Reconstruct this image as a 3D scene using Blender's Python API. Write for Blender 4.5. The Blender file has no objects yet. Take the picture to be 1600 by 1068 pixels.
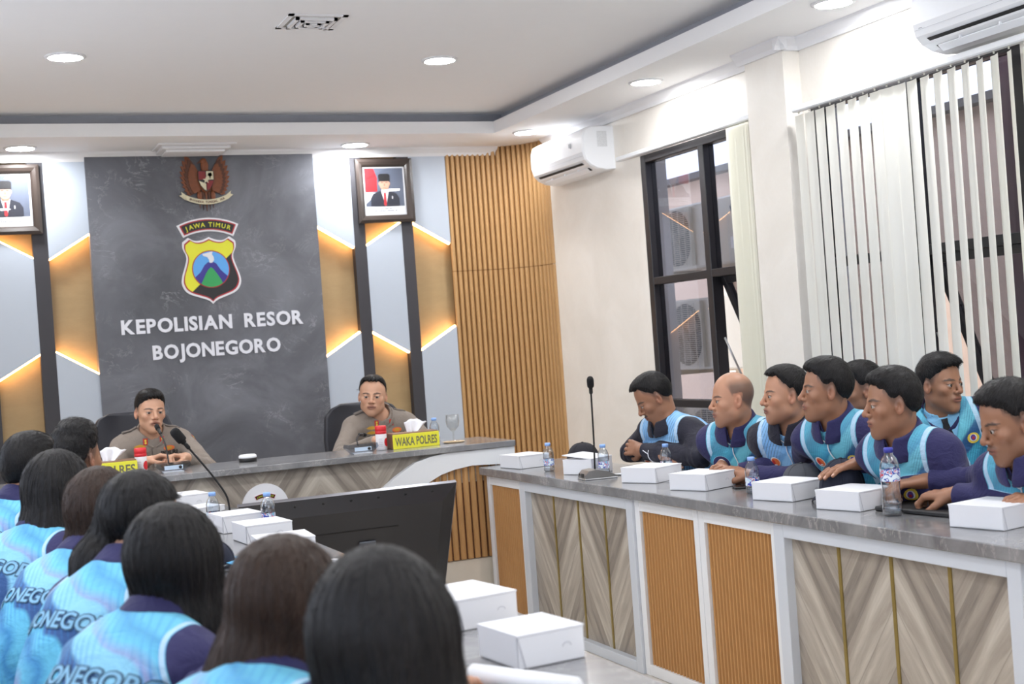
import bpy, math, random
import numpy as np
from math import sin, cos, pi, radians, sqrt
from mathutils import Vector, Matrix

# ------------------------------------------------------------------ camera, world, lights, exposure
scene = bpy.context.scene
COL = scene.collection
CAM_POS = (0.0, 0.0, 1.42)
YAW, PITCH, ROLL = radians(22.88), 0.0, radians(-4.156)
cam = bpy.data.cameras.new('camera')
cam.sensor_width = 36.0
cam.lens = 2167.0 / 1600.0 * 36.0
cam.clip_start = 0.05
cam.clip_end = 200
cam.dof.use_dof = True
cam.dof.focus_distance = 5.6
cam.dof.aperture_fstop = 4.5
camo = bpy.data.objects.new('camera', cam)
COL.objects.link(camo)
_f = Vector((sin(YAW), cos(YAW), 0)); _r = Vector((cos(YAW), -sin(YAW), 0)); _u = _r.cross(_f)
_r2 = _r * cos(ROLL) + _u * sin(ROLL); _u2 = _u * cos(ROLL) - _r * sin(ROLL)
camo.matrix_world = Matrix(((_r2.x, _u2.x, -_f.x, CAM_POS[0]), (_r2.y, _u2.y, -_f.y, CAM_POS[1]),
                            (_r2.z, _u2.z, -_f.z, CAM_POS[2]), (0, 0, 0, 1)))
scene.camera = camo

scene.view_settings.view_transform = 'Standard'
scene.view_settings.look = 'None'
scene.view_settings.gamma = 1.0
scene.view_settings.use_curve_mapping = False
scene.view_settings.exposure = 0.62
scene.cycles.use_denoising = True
scene.cycles.max_bounces = 10
scene.cycles.diffuse_bounces = 5
scene.cycles.glossy_bounces = 4
scene.cycles.transmission_bounces = 8
scene.cycles.transparent_max_bounces = 12
scene.cycles.caustics_reflective = False
scene.cycles.caustics_refractive = False
scene.cycles.sample_clamp_indirect = 6.0

world = bpy.data.worlds.new('sky')
scene.world = world
world.use_nodes = True
wb = world.node_tree.nodes['Background']
wb.inputs[0].default_value = (0.80, 0.86, 1.0, 1)
wb.inputs[1].default_value = 3.4

LAMP_W = 8.6
LAMP_COL = (0.97, 0.98, 1.0)

# room metrics (metres)
WX, WY, ZL, ZH = 4.15, 9.30, 2.84, 2.985     # right wall, feature wall, low ceiling band, upper ceiling
LX, FY = -0.62, -2.6                        # left wall, wall behind
BX, BY = 3.64, 8.67                         # inner edges of the low band
random.seed(7)

# ------------------------------------------------------------------ node helpers
def srgb(r, g, b):
    def f(c):
        c /= 255.0
        return c / 12.92 if c <= 0.04045 else ((c + 0.055) / 1.055) ** 2.4
    return (f(r), f(g), f(b), 1.0)

class NT:
    def __init__(s, name):
        s.m = bpy.data.materials.new(name); s.m.use_nodes = True
        s.t = s.m.node_tree; s.n = s.t.nodes
        s.b = s.n['Principled BSDF']
    def node(s, kind, **kw):
        nd = s.n.new('ShaderNode' + kind)
        for k, v in kw.items(): setattr(nd, k, v)
        return nd
    def put(s, sock, v):
        if hasattr(v, 'is_linked') or isinstance(v, bpy.types.NodeSocket): s.t.links.new(v, sock)
        elif isinstance(v, (tuple, list)) and len(v) == 3 and sock.type == 'RGBA': sock.default_value = (*v, 1)
        else: sock.default_value = v
    def math(s, op, a, b=0.0, c=0.0):
        nd = s.node('Math', operation=op)
        for i, v in enumerate((a, b, c)):
            if i < len(nd.inputs): s.put(nd.inputs[i], v)
        return nd.outputs[0]
    def mix(s, f, a, b, blend='MIX'):
        nd = s.node('Mix', data_type='RGBA', blend_type=blend)
        s.put(nd.inputs[0], f); s.put(nd.inputs[6], a); s.put(nd.inputs[7], b)
        return nd.outputs[2]
    def coord(s, which='Object'):
        return s.node('TexCoord').outputs[which]
    def mapping(s, v, scale=(1, 1, 1), rot=(0, 0, 0), loc=(0, 0, 0)):
        nd = s.node('Mapping'); s.put(nd.inputs[0], v)
        nd.inputs['Scale'].default_value = scale; nd.inputs['Rotation'].default_value = rot; nd.inputs['Location'].default_value = loc
        return nd.outputs[0]
    def noise(s, v, scale, detail=3, rough=0.5, dist=0.0, out=0):
        nd = s.node('TexNoise'); s.put(nd.inputs['Vector'], v)
        nd.inputs['Scale'].default_value = scale; nd.inputs['Detail'].default_value = detail
        nd.inputs['Roughness'].default_value = rough; nd.inputs['Distortion'].default_value = dist
        return nd.outputs[out]
    def ramp(s, f, stops, interp='LINEAR'):
        nd = s.node('ValToRGB'); s.put(nd.inputs[0], f)
        cr = nd.color_ramp; cr.interpolation = interp
        while len(cr.elements) < len(stops): cr.elements.new(0.5)
        for e, (p, c) in zip(cr.elements, stops):
            e.position = p; e.color = c if len(c) == 4 else (*c, 1)
        return nd.outputs[0]
    def sep(s, v):
        nd = s.node('SeparateXYZ'); s.put(nd.inputs[0], v); return nd.outputs
    def comb(s, x, y, z):
        nd = s.node('CombineXYZ')
        for i, v in enumerate((x, y, z)): s.put(nd.inputs[i], v)
        return nd.outputs[0]
    def attr(s, name):
        nd = s.node('Attribute'); nd.attribute_name = name; return nd
    def bump(s, h, strength=0.3, dist=0.01):
        nd = s.node('Bump'); nd.inputs['Strength'].default_value = strength; nd.inputs['Distance'].default_value = dist
        s.put(nd.inputs['Height'], h); s.put(s.b.inputs['Normal'], nd.outputs[0]); return nd.outputs[0]
    def set(s, **kw):
        names = dict(color='Base Color', rough='Roughness', metal='Metallic', spec='Specular IOR Level', trans='Transmission Weight',
                     ior='IOR', alpha='Alpha', coat='Coat Weight', coatr='Coat Roughness', sss='Subsurface Weight', sheen='Sheen Weight',
                     emit='Emission Color', emits='Emission Strength')
        for k, v in kw.items(): s.put(s.b.inputs[names[k]], v)
        return s

MATS = {}
def mat(name, color, rough=0.5, metal=0.0, var=0.06, scale=14.0, **kw):
    """plain procedural surface: base colour with a faint mottling"""
    if name in MATS: return MATS[name]
    t = NT(name)
    c = tuple(color[:3])
    lo = tuple(max(0, x * (1 - var)) for x in c); hi = tuple(min(1, x * (1 + var)) for x in c)
    n = t.noise(t.coord(), scale, 3)
    t.set(color=t.mix(n, lo, hi), rough=rough, metal=metal, **kw)
    MATS[name] = t.m
    return t.m

def emat(name, color, strength):
    t = NT(name); t.set(color=(0.8, 0.8, 0.8), emit=color, emits=strength)
    MATS[name] = t.m
    return t.m

# ------------------------------------------------------------------ mesh builder
class MB:
    def __init__(s): s.v = []; s.f = []; s.mi = []; s.uv = None; s.sm = []
    def add(s, vs, fs, mi=0, smooth=False, M=None):
        o = len(s.v)
        if M is not None: vs = [tuple(M @ Vector(p)) for p in vs]
        s.v += [tuple(p) for p in vs]
        for f in fs: s.f.append([i + o for i in f]); s.mi.append(mi); s.sm.append(smooth)
        return s
    def box(s, x0, x1, y0, y1, z0, z1, mi=0, M=None):
        vs = [(x, y, z) for z in (z0, z1) for y in (y0, y1) for x in (x0, x1)]
        return s.add(vs, [(0, 2, 3, 1), (4, 5, 7, 6), (0, 1, 5, 4), (2, 6, 7, 3), (0, 4, 6, 2), (1, 3, 7, 5)], mi, M=M)
    def rbox(s, x0, x1, y0, y1, z0, z1, b=0.004, mi=0, M=None):
        """box with chamfered edges"""
        cx, cy, cz = (x0 + x1) / 2, (y0 + y1) / 2, (z0 + z1) / 2
        hx, hy, hz = abs(x1 - x0) / 2, abs(y1 - y0) / 2, abs(z1 - z0) / 2
        b = min(b, hx * .9, hy * .9, hz * .9)
        import itertools
        vs = []; idx = {}
        for sx, sy, sz in itertools.product((-1, 1), repeat=3):
            for ax in range(3):
                h = [hx - b, hy - b, hz - b]; h[ax] += b
                idx[(sx, sy, sz, ax)] = len(vs); vs.append((cx + sx * h[0], cy + sy * h[1], cz + sz * h[2]))
        fs = []
        for ax in range(3):
            o = [a for a in range(3) if a != ax]
            for sg in (-1, 1):
                q = []
                for a, c in ((-1, -1), (1, -1), (1, 1), (-1, 1)):
                    k = [0, 0, 0]; k[ax] = sg; k[o[0]] = a; k[o[1]] = c; q.append(idx[(*k, ax)])
                fs.append(q)
        for ax in range(3):
            o = [a for a in range(3) if a != ax]
            for a in (-1, 1):
                for c in (-1, 1):
                    k0 = [0, 0, 0]; k1 = [0, 0, 0]; k0[ax] = -1; k1[ax] = 1
                    for k in (k0, k1): k[o[0]] = a; k[o[1]] = c
                    fs.append([idx[(*k0, o[0])], idx[(*k1, o[0])], idx[(*k1, o[1])], idx[(*k0, o[1])]])
        for sx, sy, sz in itertools.product((-1, 1), repeat=3): fs.append([idx[(sx, sy, sz, a)] for a in range(3)])
        return s.add(vs, fs, mi, M=M)
    def lathe(s, prof, n=24, mi=0, M=None, smooth=True, cap=True):
        vs = []; fs = []
        for r, z in prof:
            for k in range(n):
                a = 2 * pi * k / n; vs.append((r * cos(a), r * sin(a), z))
        for j in range(len(prof) - 1):
            for k in range(n):
                k2 = (k + 1) % n; fs.append((j * n + k, j * n + k2, (j + 1) * n + k2, (j + 1) * n + k))
        if cap:
            fs.append(tuple(range(n))[::-1]); fs.append(tuple((len(prof) - 1) * n + k for k in range(n)))
        return s.add(vs, fs, mi, smooth, M)
    def tube(s, pts, r, n=10, mi=0, cap=True, closed=False, smooth=True):
        pts = [Vector(p) for p in pts]; m = len(pts)
        rs = r if isinstance(r, (list, tuple)) else [r] * m
        vs = []; fs = []; up = None
        for i, p in enumerate(pts):
            if closed: t = (pts[(i + 1) % m] - pts[i - 1])
            else: t = (pts[min(i + 1, m - 1)] - pts[max(i - 1, 0)])
            t.normalize()
            if up is None:
                up = Vector((0, 0, 1)) if abs(t.z) < .9 else Vector((1, 0, 0))
            up = (up - t * up.dot(t)).normalized(); w = t.cross(up)
            for k in range(n):
                a = 2 * pi * k / n; vs.append(p + (up * cos(a) + w * sin(a)) * rs[i])
        for j in range(m if closed else m - 1):
            for k in range(n):
                k2 = (k + 1) % n; j2 = (j + 1) % m
                fs.append((j * n + k, j * n + k2, j2 * n + k2, j2 * n + k))
        if cap and not closed:
            fs.append(tuple(range(n))[::-1]); fs.append(tuple((m - 1) * n + k for k in range(n)))
        return s.add(vs, fs, mi, smooth)
    def prism(s, poly, d0, d1, mi=0, M=None, smooth=False):
        """poly in XY extruded in Z from d0 to d1 (concave allowed: ngon caps)"""
        n = len(poly)
        vs = [(x, y, d0) for x, y in poly] + [(x, y, d1) for x, y in poly]
        fs = [tuple(range(n))[::-1], tuple(range(n, 2 * n))] + [(i, (i + 1) % n, n + (i + 1) % n, n + i) for i in range(n)]
        return s.add(vs, fs, mi, smooth, M)
    def build(s, name, mats, parent=None, loc=None, kind=None):
        me = bpy.data.meshes.new(name)
        me.from_pydata(s.v, [], s.f)
        mats = mats if isinstance(mats, (list, tuple)) else [mats]
        for m in mats: me.materials.append(m)
        me.polygons.foreach_set('material_index', s.mi)
        me.polygons.foreach_set('use_smooth', s.sm)
        if s.uv is not None:
            l = me.uv_layers.new(name='UVMap')
            for i, c in enumerate(s.uv): l.data[i].uv = c
        me.update()
        if not any(s.sm):
            pass
        o = bpy.data.objects.new(name, me); COL.objects.link(o)
        if parent: o.parent = parent
        if loc: o.location = loc
        if kind: o['kind'] = kind
        return o

def tag(o, label, cat, group=None, kind=None):
    o['label'] = label; o['category'] = cat
    if group: o['group'] = group
    if kind: o['kind'] = kind
    return o
def empty(name, loc=(0, 0, 0), rz=0.0, label=None, cat=None, group=None):
    o = bpy.data.objects.new(name, None); COL.objects.link(o)
    o.location = loc; o.rotation_euler = (0, 0, rz); o.empty_display_size = .1
    if label: tag(o, label, cat, group)
    return o
def struct(o): o['kind'] = 'structure'; return o
def copy_tree(o, parent=None):
    c = o.copy(); COL.objects.link(c)
    if parent: c.parent = parent
    for ch in list(o.children): copy_tree(ch, c)
    return c
def XZ(y):           # map XY drawing to the XZ plane facing -Y at depth y (extrusion goes towards the room)
    return Matrix(((1, 0, 0, 0), (0, 0, -1, y), (0, 1, 0, 0), (0, 0, 0, 1)))

def text_geo(txt, size, bold=0.0, extrude=0.0, align='CENTER', res=3):
    cu = bpy.data.curves.new('t', 'FONT'); cu.body = txt; cu.size = size; cu.offset = bold; cu.extrude = extrude
    cu.align_x = align; cu.resolution_u = res
    ob = bpy.data.objects.new('t', cu); COL.objects.link(ob)
    dg = bpy.context.evaluated_depsgraph_get()
    me = bpy.data.meshes.new_from_object(ob.evaluated_get(dg))
    vs = [tuple(v.co) for v in me.vertices]; fs = [tuple(p.vertices) for p in me.polygons]
    bpy.data.objects.remove(ob); bpy.data.curves.remove(cu); bpy.data.meshes.remove(me)
    return vs, fs
# ------------------------------------------------------------------ materials of the room
def m_marble_wall():
    t = NT('grey_stone_panel'); co = t.coord()
    n1 = t.noise(co, 1.6, 6, .6, .8); n2 = t.noise(co, 9, 5, .6, .3)
    base = t.ramp(n1, [(.3, srgb(72, 74, 80)), (.5, srgb(95, 97, 104)), (.72, srgb(123, 126, 134))])
    base = t.mix(t.math('MULTIPLY', n2, .30), base, srgb(98, 99, 104)[:3])
    vn = t.noise(t.mapping(co, (1.3, 1.3, 1.9), (0, .7, 0)), 2.6, 8, .72, 1.6)
    v = t.math('ABSOLUTE', t.math('SUBTRACT', vn, .5))
    vein = t.ramp(v, [(0, (1, 1, 1)), (.012, (0, 0, 0))])
    msk = t.ramp(t.noise(t.mapping(co, loc=(3, 1, 2)), 3.5, 2), [(.5, (0, 0, 0)), (.68, (1, 1, 1))])
    f = t.math('MULTIPLY', t.math('MULTIPLY', vein, msk), .55)
    t.set(color=t.mix(f, base, srgb(190, 190, 196)[:3]), rough=.38)
    return t.m
def m_worktop():
    t = NT('grey_stone_worktop'); co = t.coord()
    n1 = t.noise(t.mapping(co, (1, 1.4, 1), (0, 0, .5)), 3.2, 6, .62, 1.0); n2 = t.noise(co, 40, 4, .6)
    base = t.ramp(n1, [(.3, srgb(104, 104, 106)), (.52, srgb(134, 134, 136)), (.75, srgb(160, 160, 160))])
    base = t.mix(t.math('MULTIPLY', n2, .35), base, srgb(100, 100, 100)[:3])
    v = t.math('ABSOLUTE', t.math('SUBTRACT', t.noise(co, 2.2, 7, .7, 2.0), .5))
    base = t.mix(t.math('MULTIPLY', t.ramp(v, [(0, (1, 1, 1)), (.01, (0, 0, 0))]), .4), base, srgb(195, 190, 185)[:3])
    t.set(color=base, rough=.2, coat=.3, coatr=.12)
    return t.m
def m_wood(name, c0, c1, rough=.5, sc=(1, 1, 1), rot=(0, 0, 0)):
    t = NT(name); co = t.mapping(t.coord(), sc, rot)
    n = t.noise(co, 6, 5, .6, .4)
    n2 = t.noise(t.mapping(co, (3, 3, 3)), 20, 2)
    c = t.mix(n, c0, c1); c = t.mix(t.math('MULTIPLY', n2, .25), c, tuple(x * .75 for x in c0[:3]))
    t.set(color=c, rough=rough); return t.m
def m_chevron():
    t = NT('chevron_stone_planks')
    uv = t.node('UVMap').outputs[0]; s = t.sep(uv)
    u, v = s[0], s[1]
    q = t.math('ADD', v, t.math('MULTIPLY', u, 1.35))
    k = t.math('FLOOR', t.math('DIVIDE', q, .175))
    fr = t.math('FRACT', t.math('DIVIDE', q, .175))
    al = t.math('SUBTRACT', t.math('MULTIPLY', v, 1.35), u)
    vec = t.comb(t.math('MULTIPLY', al, 1.6), t.math('MULTIPLY', q, 15), t.math('MULTIPLY', k, 7.3))
    n = t.noise(vec, 1.0, 6, .6, .6)
    wn = t.node('TexWhiteNoise', noise_dimensions='1D'); t.put(wn.inputs['W'], k)
    tone = t.math('ADD', t.math('MULTIPLY', n, .8), t.math('MULTIPLY', t.math('SUBTRACT', wn.outputs[0], .35), .24))
    c = t.ramp(tone, [(.22, srgb(120, 112, 104)), (.40, srgb(156, 146, 134)), (.56, srgb(178, 169, 156)), (.75, srgb(202, 195, 182))])
    c = t.mix(t.ramp(fr, [(0, (.55, .55, .55)), (.025, (0, 0, 0)), (.975, (0, 0, 0)), (1, (.5, .5, .5))]), c, srgb(110, 100, 92)[:3])
    t.set(color=c, rough=.36); return t.m
def m_cream_wall():
    t = NT('cream_wall_panel'); co = t.coord()
    n = t.noise(co, 2.2, 5, .6, .6); n2 = t.noise(t.mapping(co, (1, 1, 1)), 60, 2)
    c = t.ramp(n, [(.3, srgb(224, 219, 210)), (.7, srgb(236, 232, 225))])
    c = t.mix(t.math('MULTIPLY', n2, .12), c, srgb(205, 190, 170)[:3])
    t.set(color=c, rough=.5); return t.m
def m_floor():
    t = NT('polished_beige_tile'); co = t.coord()
    s = t.sep(t.mapping(co, (1 / .6, 1 / .6, 1)))
    def g(a):
        fr = t.math('FRACT', a); return t.math('LESS_THAN', t.math('ABSOLUTE', t.math('SUBTRACT', fr, .5)), .496)
    tile = t.math('MULTIPLY', g(s[0]), g(s[1]))
    n = t.noise(co, 3, 5, .6, 1)
    c = t.ramp(n, [(.3, srgb(200, 192, 180)), (.7, srgb(222, 215, 204))])
    t.set(color=t.mix(tile, srgb(130, 122, 112)[:3], c), rough=.12, coat=.3); return t.m
def m_glass(name='window_glass', tint=(.93, .96, .96), gl=1.0):
    m = bpy.data.materials.new(name); m.use_nodes = True; t = m.node_tree; t.nodes.clear()
    o = t.nodes.new('ShaderNodeOutputMaterial'); mx = t.nodes.new('ShaderNodeMixShader'); tr = t.nodes.new('ShaderNodeBsdfTransparent')
    g = t.nodes.new('ShaderNodeBsdfGlossy'); fr = t.nodes.new('ShaderNodeFresnel'); fr.inputs[0].default_value = 1.52
    mu = t.nodes.new('ShaderNodeMath'); mu.operation = 'MULTIPLY'; mu.inputs[1].default_value = gl; mu.use_clamp = True
    ge = t.nodes.new('ShaderNodeNewGeometry'); m1 = t.nodes.new('ShaderNodeMath'); m1.operation = 'SUBTRACT'; m1.inputs[0].default_value = 1.0; m2 = t.nodes.new('ShaderNodeMath'); m2.operation = 'MULTIPLY'
    tr.inputs[0].default_value = (*tint, 1); g.inputs['Roughness'].default_value = .01
    L = t.links.new; L(fr.outputs[0], mu.inputs[0]); L(ge.outputs['Backfacing'], m1.inputs[1]); L(mu.outputs[0], m2.inputs[0]); L(m1.outputs[0], m2.inputs[1]); L(m2.outputs[0], mx.inputs[0]); L(tr.outputs[0], mx.inputs[1]); L(g.outputs[0], mx.inputs[2]); L(mx.outputs[0], o.inputs[0])
    return m
def m_blind():
    m = bpy.data.materials.new('blind_fabric'); m.use_nodes = True; t = m.node_tree; t.nodes.clear()
    o = t.nodes.new('ShaderNodeOutputMaterial'); mx = t.nodes.new('ShaderNodeMixShader'); d = t.nodes.new('ShaderNodeBsdfDiffuse'); tl = t.nodes.new('ShaderNodeBsdfTranslucent')
    n = t.nodes.new('ShaderNodeTexNoise'); n.inputs['Scale'].default_value = 90; cr = t.nodes.new('ShaderNodeValToRGB')
    cr.color_ramp.elements[0].color = srgb(246, 245, 234); cr.color_ramp.elements[1].color = srgb(252, 251, 243)
    t.links.new(n.outputs[0], cr.inputs[0]); t.links.new(cr.outputs[0], d.inputs[0]); t.links.new(cr.outputs[0], tl.inputs[0])
    mx.inputs[0].default_value = .38
    t.links.new(d.outputs[0], mx.inputs[1]); t.links.new(tl.outputs[0], mx.inputs[2]); t.links.new(mx.outputs[0], o.inputs[0])
    return m

M_STONE = m_marble_wall(); M_TOP = m_worktop(); M_CHEV = m_chevron(); M_CREAM = m_cream_wall(); M_FLOOR = m_floor()
M_GLASS = m_glass('window_glass', (.53, .54, .58)); M_BLIND = m_blind()
M_PLY = m_wood('oak_veneer_panel', srgb(158, 132, 92), srgb(180, 154, 112), .5, (1, 1, 3), (0, .5, 0))
M_SLAT = m_wood('oak_wall_slats', srgb(172, 132, 84), srgb(192, 152, 102), .5, (4, 4, .5))
M_DSLAT = m_wood('amber_desk_slats', srgb(178, 128, 74), srgb(196, 148, 92), .5, (4, 4, .5))
M_CEIL = mat('ceiling_paint', srgb(240, 240, 241), .8, var=.01)
M_WHITE = mat('white_paint', srgb(232, 232, 234), .6, var=.02)
M_COVE = mat('cove_shade_grey', srgb(168, 170, 178), .8)  # grey put in for the shade inside the cove recess
M_PANEL = mat('pale_grey_laminate', srgb(180, 189, 201), .5, var=.015)
M_STRIP = mat('charcoal_strip', srgb(54, 53, 58), .6)
M_BLACKF = mat('black_window_frame', srgb(34, 33, 36), .35)
M_LAM = mat('white_laminate', srgb(228, 230, 232), .35, var=.01)
M_LAMG = mat('grey_white_laminate', srgb(202, 207, 214), .35, var=.01)
M_GOLD = mat('brass_trim', srgb(150, 130, 72), .35, .5)
M_LED = emat('warm_led_strip', (1.0, .52, .20), 12.0)
M_ACW = mat('air_conditioner_white', srgb(238, 240, 243), .3, var=.01)
M_DARK = mat('dark_gap', srgb(28, 28, 30), .7)
M_OUTW = mat('neighbour_render', srgb(238, 212, 190), .9)
M_METALW = mat('cream_metal', srgb(208, 203, 190), .5, var=.02)

# ------------------------------------------------------------------ floor, walls, ceiling
struct(MB().box(LX - .2, WX + .2, FY - .2, WY + .3, -.12, 0).build('floor', M_FLOOR))
struct(MB().box(LX - .2, WX + .2, WY + .06, WY + .26, 0, 3.3).build('wall_back', M_PLY))
lw = MB().box(LX - .2, LX, FY, WY + .06, 0, .95).box(LX - .2, LX, FY, WY + .06, 2.5, 3.3)
M_GLASSC = m_glass('added_window_glass', (.80, .81, .82))  # clear panes pass more daylight through the added windows
ADDED_LWIN = [(-2.2, -.4), (.2, 2.0), (2.6, 4.4), (5.0, 6.8)]  # unseen left-wall windows, added so daylight lifts the ceiling
yy = FY
for p_, q_ in ADDED_LWIN + [(WY + .06, 0)]:
    lw.box(LX - .2, LX, yy, p_, .95, 2.5); yy = q_
struct(lw.build('wall_left', M_CREAM))
fw_ = MB().box(LX - .2, WX + .2, FY - .2, FY, 0, .95).box(LX - .2, WX + .2, FY - .2, FY, 2.55, 3.3)
fw_.box(LX - .2, -.2, FY - .2, FY, .95, 2.55).box(1.6, 1.95, FY - .2, FY, .95, 2.55).box(3.75, WX + .2, FY - .2, FY, .95, 2.55)  # openings for the added rear windows
struct(fw_.build('wall_front', M_CREAM))
for k_, (p_, q_) in enumerate(ADDED_LWIN):  # frames and panes of the added left windows
    f_ = MB().rbox(LX - .12, LX - .06, p_, p_ + .05, .95, 2.5).rbox(LX - .12, LX - .06, q_ - .05, q_, .95, 2.5).rbox(LX - .12, LX - .06, (p_ + q_) / 2 - .025, (p_ + q_) / 2 + .025, .95, 2.5).rbox(LX - .12, LX - .06, p_, q_, 1.70, 1.745)
    f_.rbox(LX - .12, LX - .06, p_, q_, .95, 1.0).rbox(LX - .12, LX - .06, p_, q_, 2.45, 2.5)
    fo_ = struct(f_.build('window_%d' % (k_ + 3), M_BLACKF)); MB().box(LX - .095, LX - .09, p_ + .02, q_ - .02, .97, 2.48).build('glass', M_GLASSC, fo_)
for k_, (p_, q_) in enumerate(((-.2, 1.6), (1.95, 3.75))):  # unseen rear-wall windows, also added to brighten the room
    f_ = MB().rbox(p_, p_ + .05, FY - .12, FY - .06, .95, 2.55).rbox(q_ - .05, q_, FY - .12, FY - .06, .95, 2.55).rbox(p_, q_, FY - .12, FY - .06, .95, 1.0).rbox(p_, q_, FY - .12, FY - .06, 2.5, 2.55).rbox((p_ + q_) / 2 - .025, (p_ + q_) / 2 + .025, FY - .12, FY - .06, .95, 2.55)
    fo_ = struct(f_.build('window_%d' % (k_ + 7), M_BLACKF)); MB().box(p_ + .02, q_ - .02, FY - .095, FY - .09, .97, 2.53).build('glass', M_GLASSC, fo_)
W1A, W1B, W2A, W2B = 6.28, 7.587, 4.34, 5.787
WB, WT = .60, 2.51
r = MB(); xo = WX + .18
for a, b in ((FY, W2A), (W2B, W1A), (W1B, WY + .06)): r.box(WX, xo, a, b, 0, 3.3)
for a, b in ((W2A, W2B), (W1A, W1B)): r.box(WX, xo, a, b, 0, WB).box(WX, xo, a, b, WT, 3.3)
r.box(4.05, WX, 5.85, 6.195, 0, ZL)                                   # pilaster
r.box(4.05, WX, 3.70, 4.05, 0, ZL)
struct(r.build('wall_right', M_CREAM))
# ceiling: upper field, low band with its lip and the open cove
c = MB()
c.box(LX - .2, WX + .2, FY - .2, WY + .3, ZH, ZH + .1)
struct(c.build('ceiling', M_CEIL))
b = MB()
b.box(BX + .025, WX, FY, WY + .06, ZL, ZL + .03).box(LX, BX + .025, BY + .025, WY + .06, ZL, ZL + .03).box(LX, LX + .475, FY, BY + .025, ZL, ZL + .03)
b.box(BX, BX + .025, FY, BY + .025, ZL, ZL + .08).box(LX + .475, BX, BY, BY + .025, ZL, ZL + .08).box(LX + .475, LX + .5, FY, BY, ZL, ZL + .08)
struct(b.build('ceiling_low_band', M_CEIL))
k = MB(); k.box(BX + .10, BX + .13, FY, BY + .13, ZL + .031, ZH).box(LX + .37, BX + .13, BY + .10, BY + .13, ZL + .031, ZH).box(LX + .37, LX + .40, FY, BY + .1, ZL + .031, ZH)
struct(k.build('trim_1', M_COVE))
# crown moulding: stepped profile along right wall, around the pilasters and along the feature wall
def crown(run):
    m = MB(); prof = [(0, 0), (.055, 0), (.05, -.012), (.022, -.04), (.014, -.06), (0, -.06)]
    for (x0, y0, x1, y1, nx, ny) in run:
        a, bq = Vector((x0, y0, ZL)), Vector((x1, y1, ZL)); nrm = Vector((nx, ny, 0)); t = (bq - a).normalized()
        vs = []
        for p, e in ((a, -1), (bq, 1)):
            for d, z in prof: vs.append(p + nrm * d + Vector((0, 0, z - .0005)))
        n = len(prof)
        m.add(vs, [tuple(range(n)), tuple(range(n, 2 * n))[::-1]] + [(i, (i + 1) % n, n + (i + 1) % n, n + i) for i in range(n)])
    return m
struct(crown([(WX, FY, WX, 3.70, -1, 0), (WX, 4.05, WX, 5.85, -1, 0), (4.05, 5.80, 4.05, 6.245, -1, 0), (3.995, 5.85, WX, 5.85, 0, -1), (WX, 6.195, WX, 8.95, -1, 0),
              (4.05, 3.65, 4.05, 4.10, -1, 0)]).build('trim_2', M_WHITE))
struct(crown([(LX, WY - .0, 3.9, WY - .0, 0, -1)]).build('trim_3', M_WHITE))

# ------------------------------------------------------------------ feature wall
fw = MB().box(1.02, 2.528, WY - .03, WY + .06, 0, ZL)
struct(fw.build('wall_back_stone_panel', M_STONE))
st = MB()
STR = [(.668, .762), (.31, .41), (2.79, 2.874), (3.140, 3.226)]
for a, bq in STR: st.box(a, bq, WY - .008, WY + .06, 0, ZL)
struct(st.build('trim_4', M_STRIP))
D = .045
pn = MB(); led = MB()
def panel(poly): pn.prism(poly, -.06 + .0, .012, M=XZ(WY))
def strip(x0, z0, x1, z1, up):
    """light strip hidden behind the panel edge: sits on the wood side of the edge"""
    dx, dz = x1 - x0, z1 - z0; L = sqrt(dx * dx + dz * dz); nx, nz = -dz / L, dx / L
    if nz < 0: nx, nz = -nx, -nz
    if not up: nx, nz = -nx, -nz
    w = .010
    led.prism([(x0, z0), (x1, z1), (x1 + nx * w, z1 + nz * w), (x0 + nx * w, z0 + nz * w)], -.03, -.004, M=XZ(WY))
A = [(2.528, 2.79, 0), (3.226, 3.50, 0)]
for x0, x1, _ in A:
    lo, hi = 2.158, 2.318
    panel([(x0, ZL), (x0, hi), (x1, lo), (x1, ZL)]); strip(x0, hi, x1, lo, False)
    panel([(x0, 1.403), (x0, 0.0), (x1, 0.0), (x1, 1.563)]); strip(x0, 1.403, x1, 1.563, True)
for x0, x1 in ((2.874, 3.14), (.41, .668)):
    l = x0 > 2
    a, bq = (2.158, 2.316) if l else (2.316, 2.165)
    c0, c1 = (1.566, 1.404) if l else (1.412, 1.561)
    panel([(x0, a), (x0, c0), (x1, c1), (x1, bq)]); strip(x0, a, x1, bq, True); strip(x0, c0, x1, c1, False)
panel([(.762, ZL), (.762, 2.162), (1.02, 2.318), (1.02, ZL)]); strip(.762, 2.162, 1.02, 2.318, False)
panel([(.762, 1.563), (.762, 0), (1.02, 0), (1.02, 1.403)]); strip(.762, 1.563, 1.02, 1.403, True)
panel([(.05, ZL), (.05, 2.318), (.31, 2.158), (.31, ZL)]); panel([(.05, 1.403), (.05, 0), (.31, 0), (.31, 1.563)])
struct(pn.build('wall_back_hex_panels', M_PANEL))
struct(led.build('trim_5', M_LED))
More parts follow.
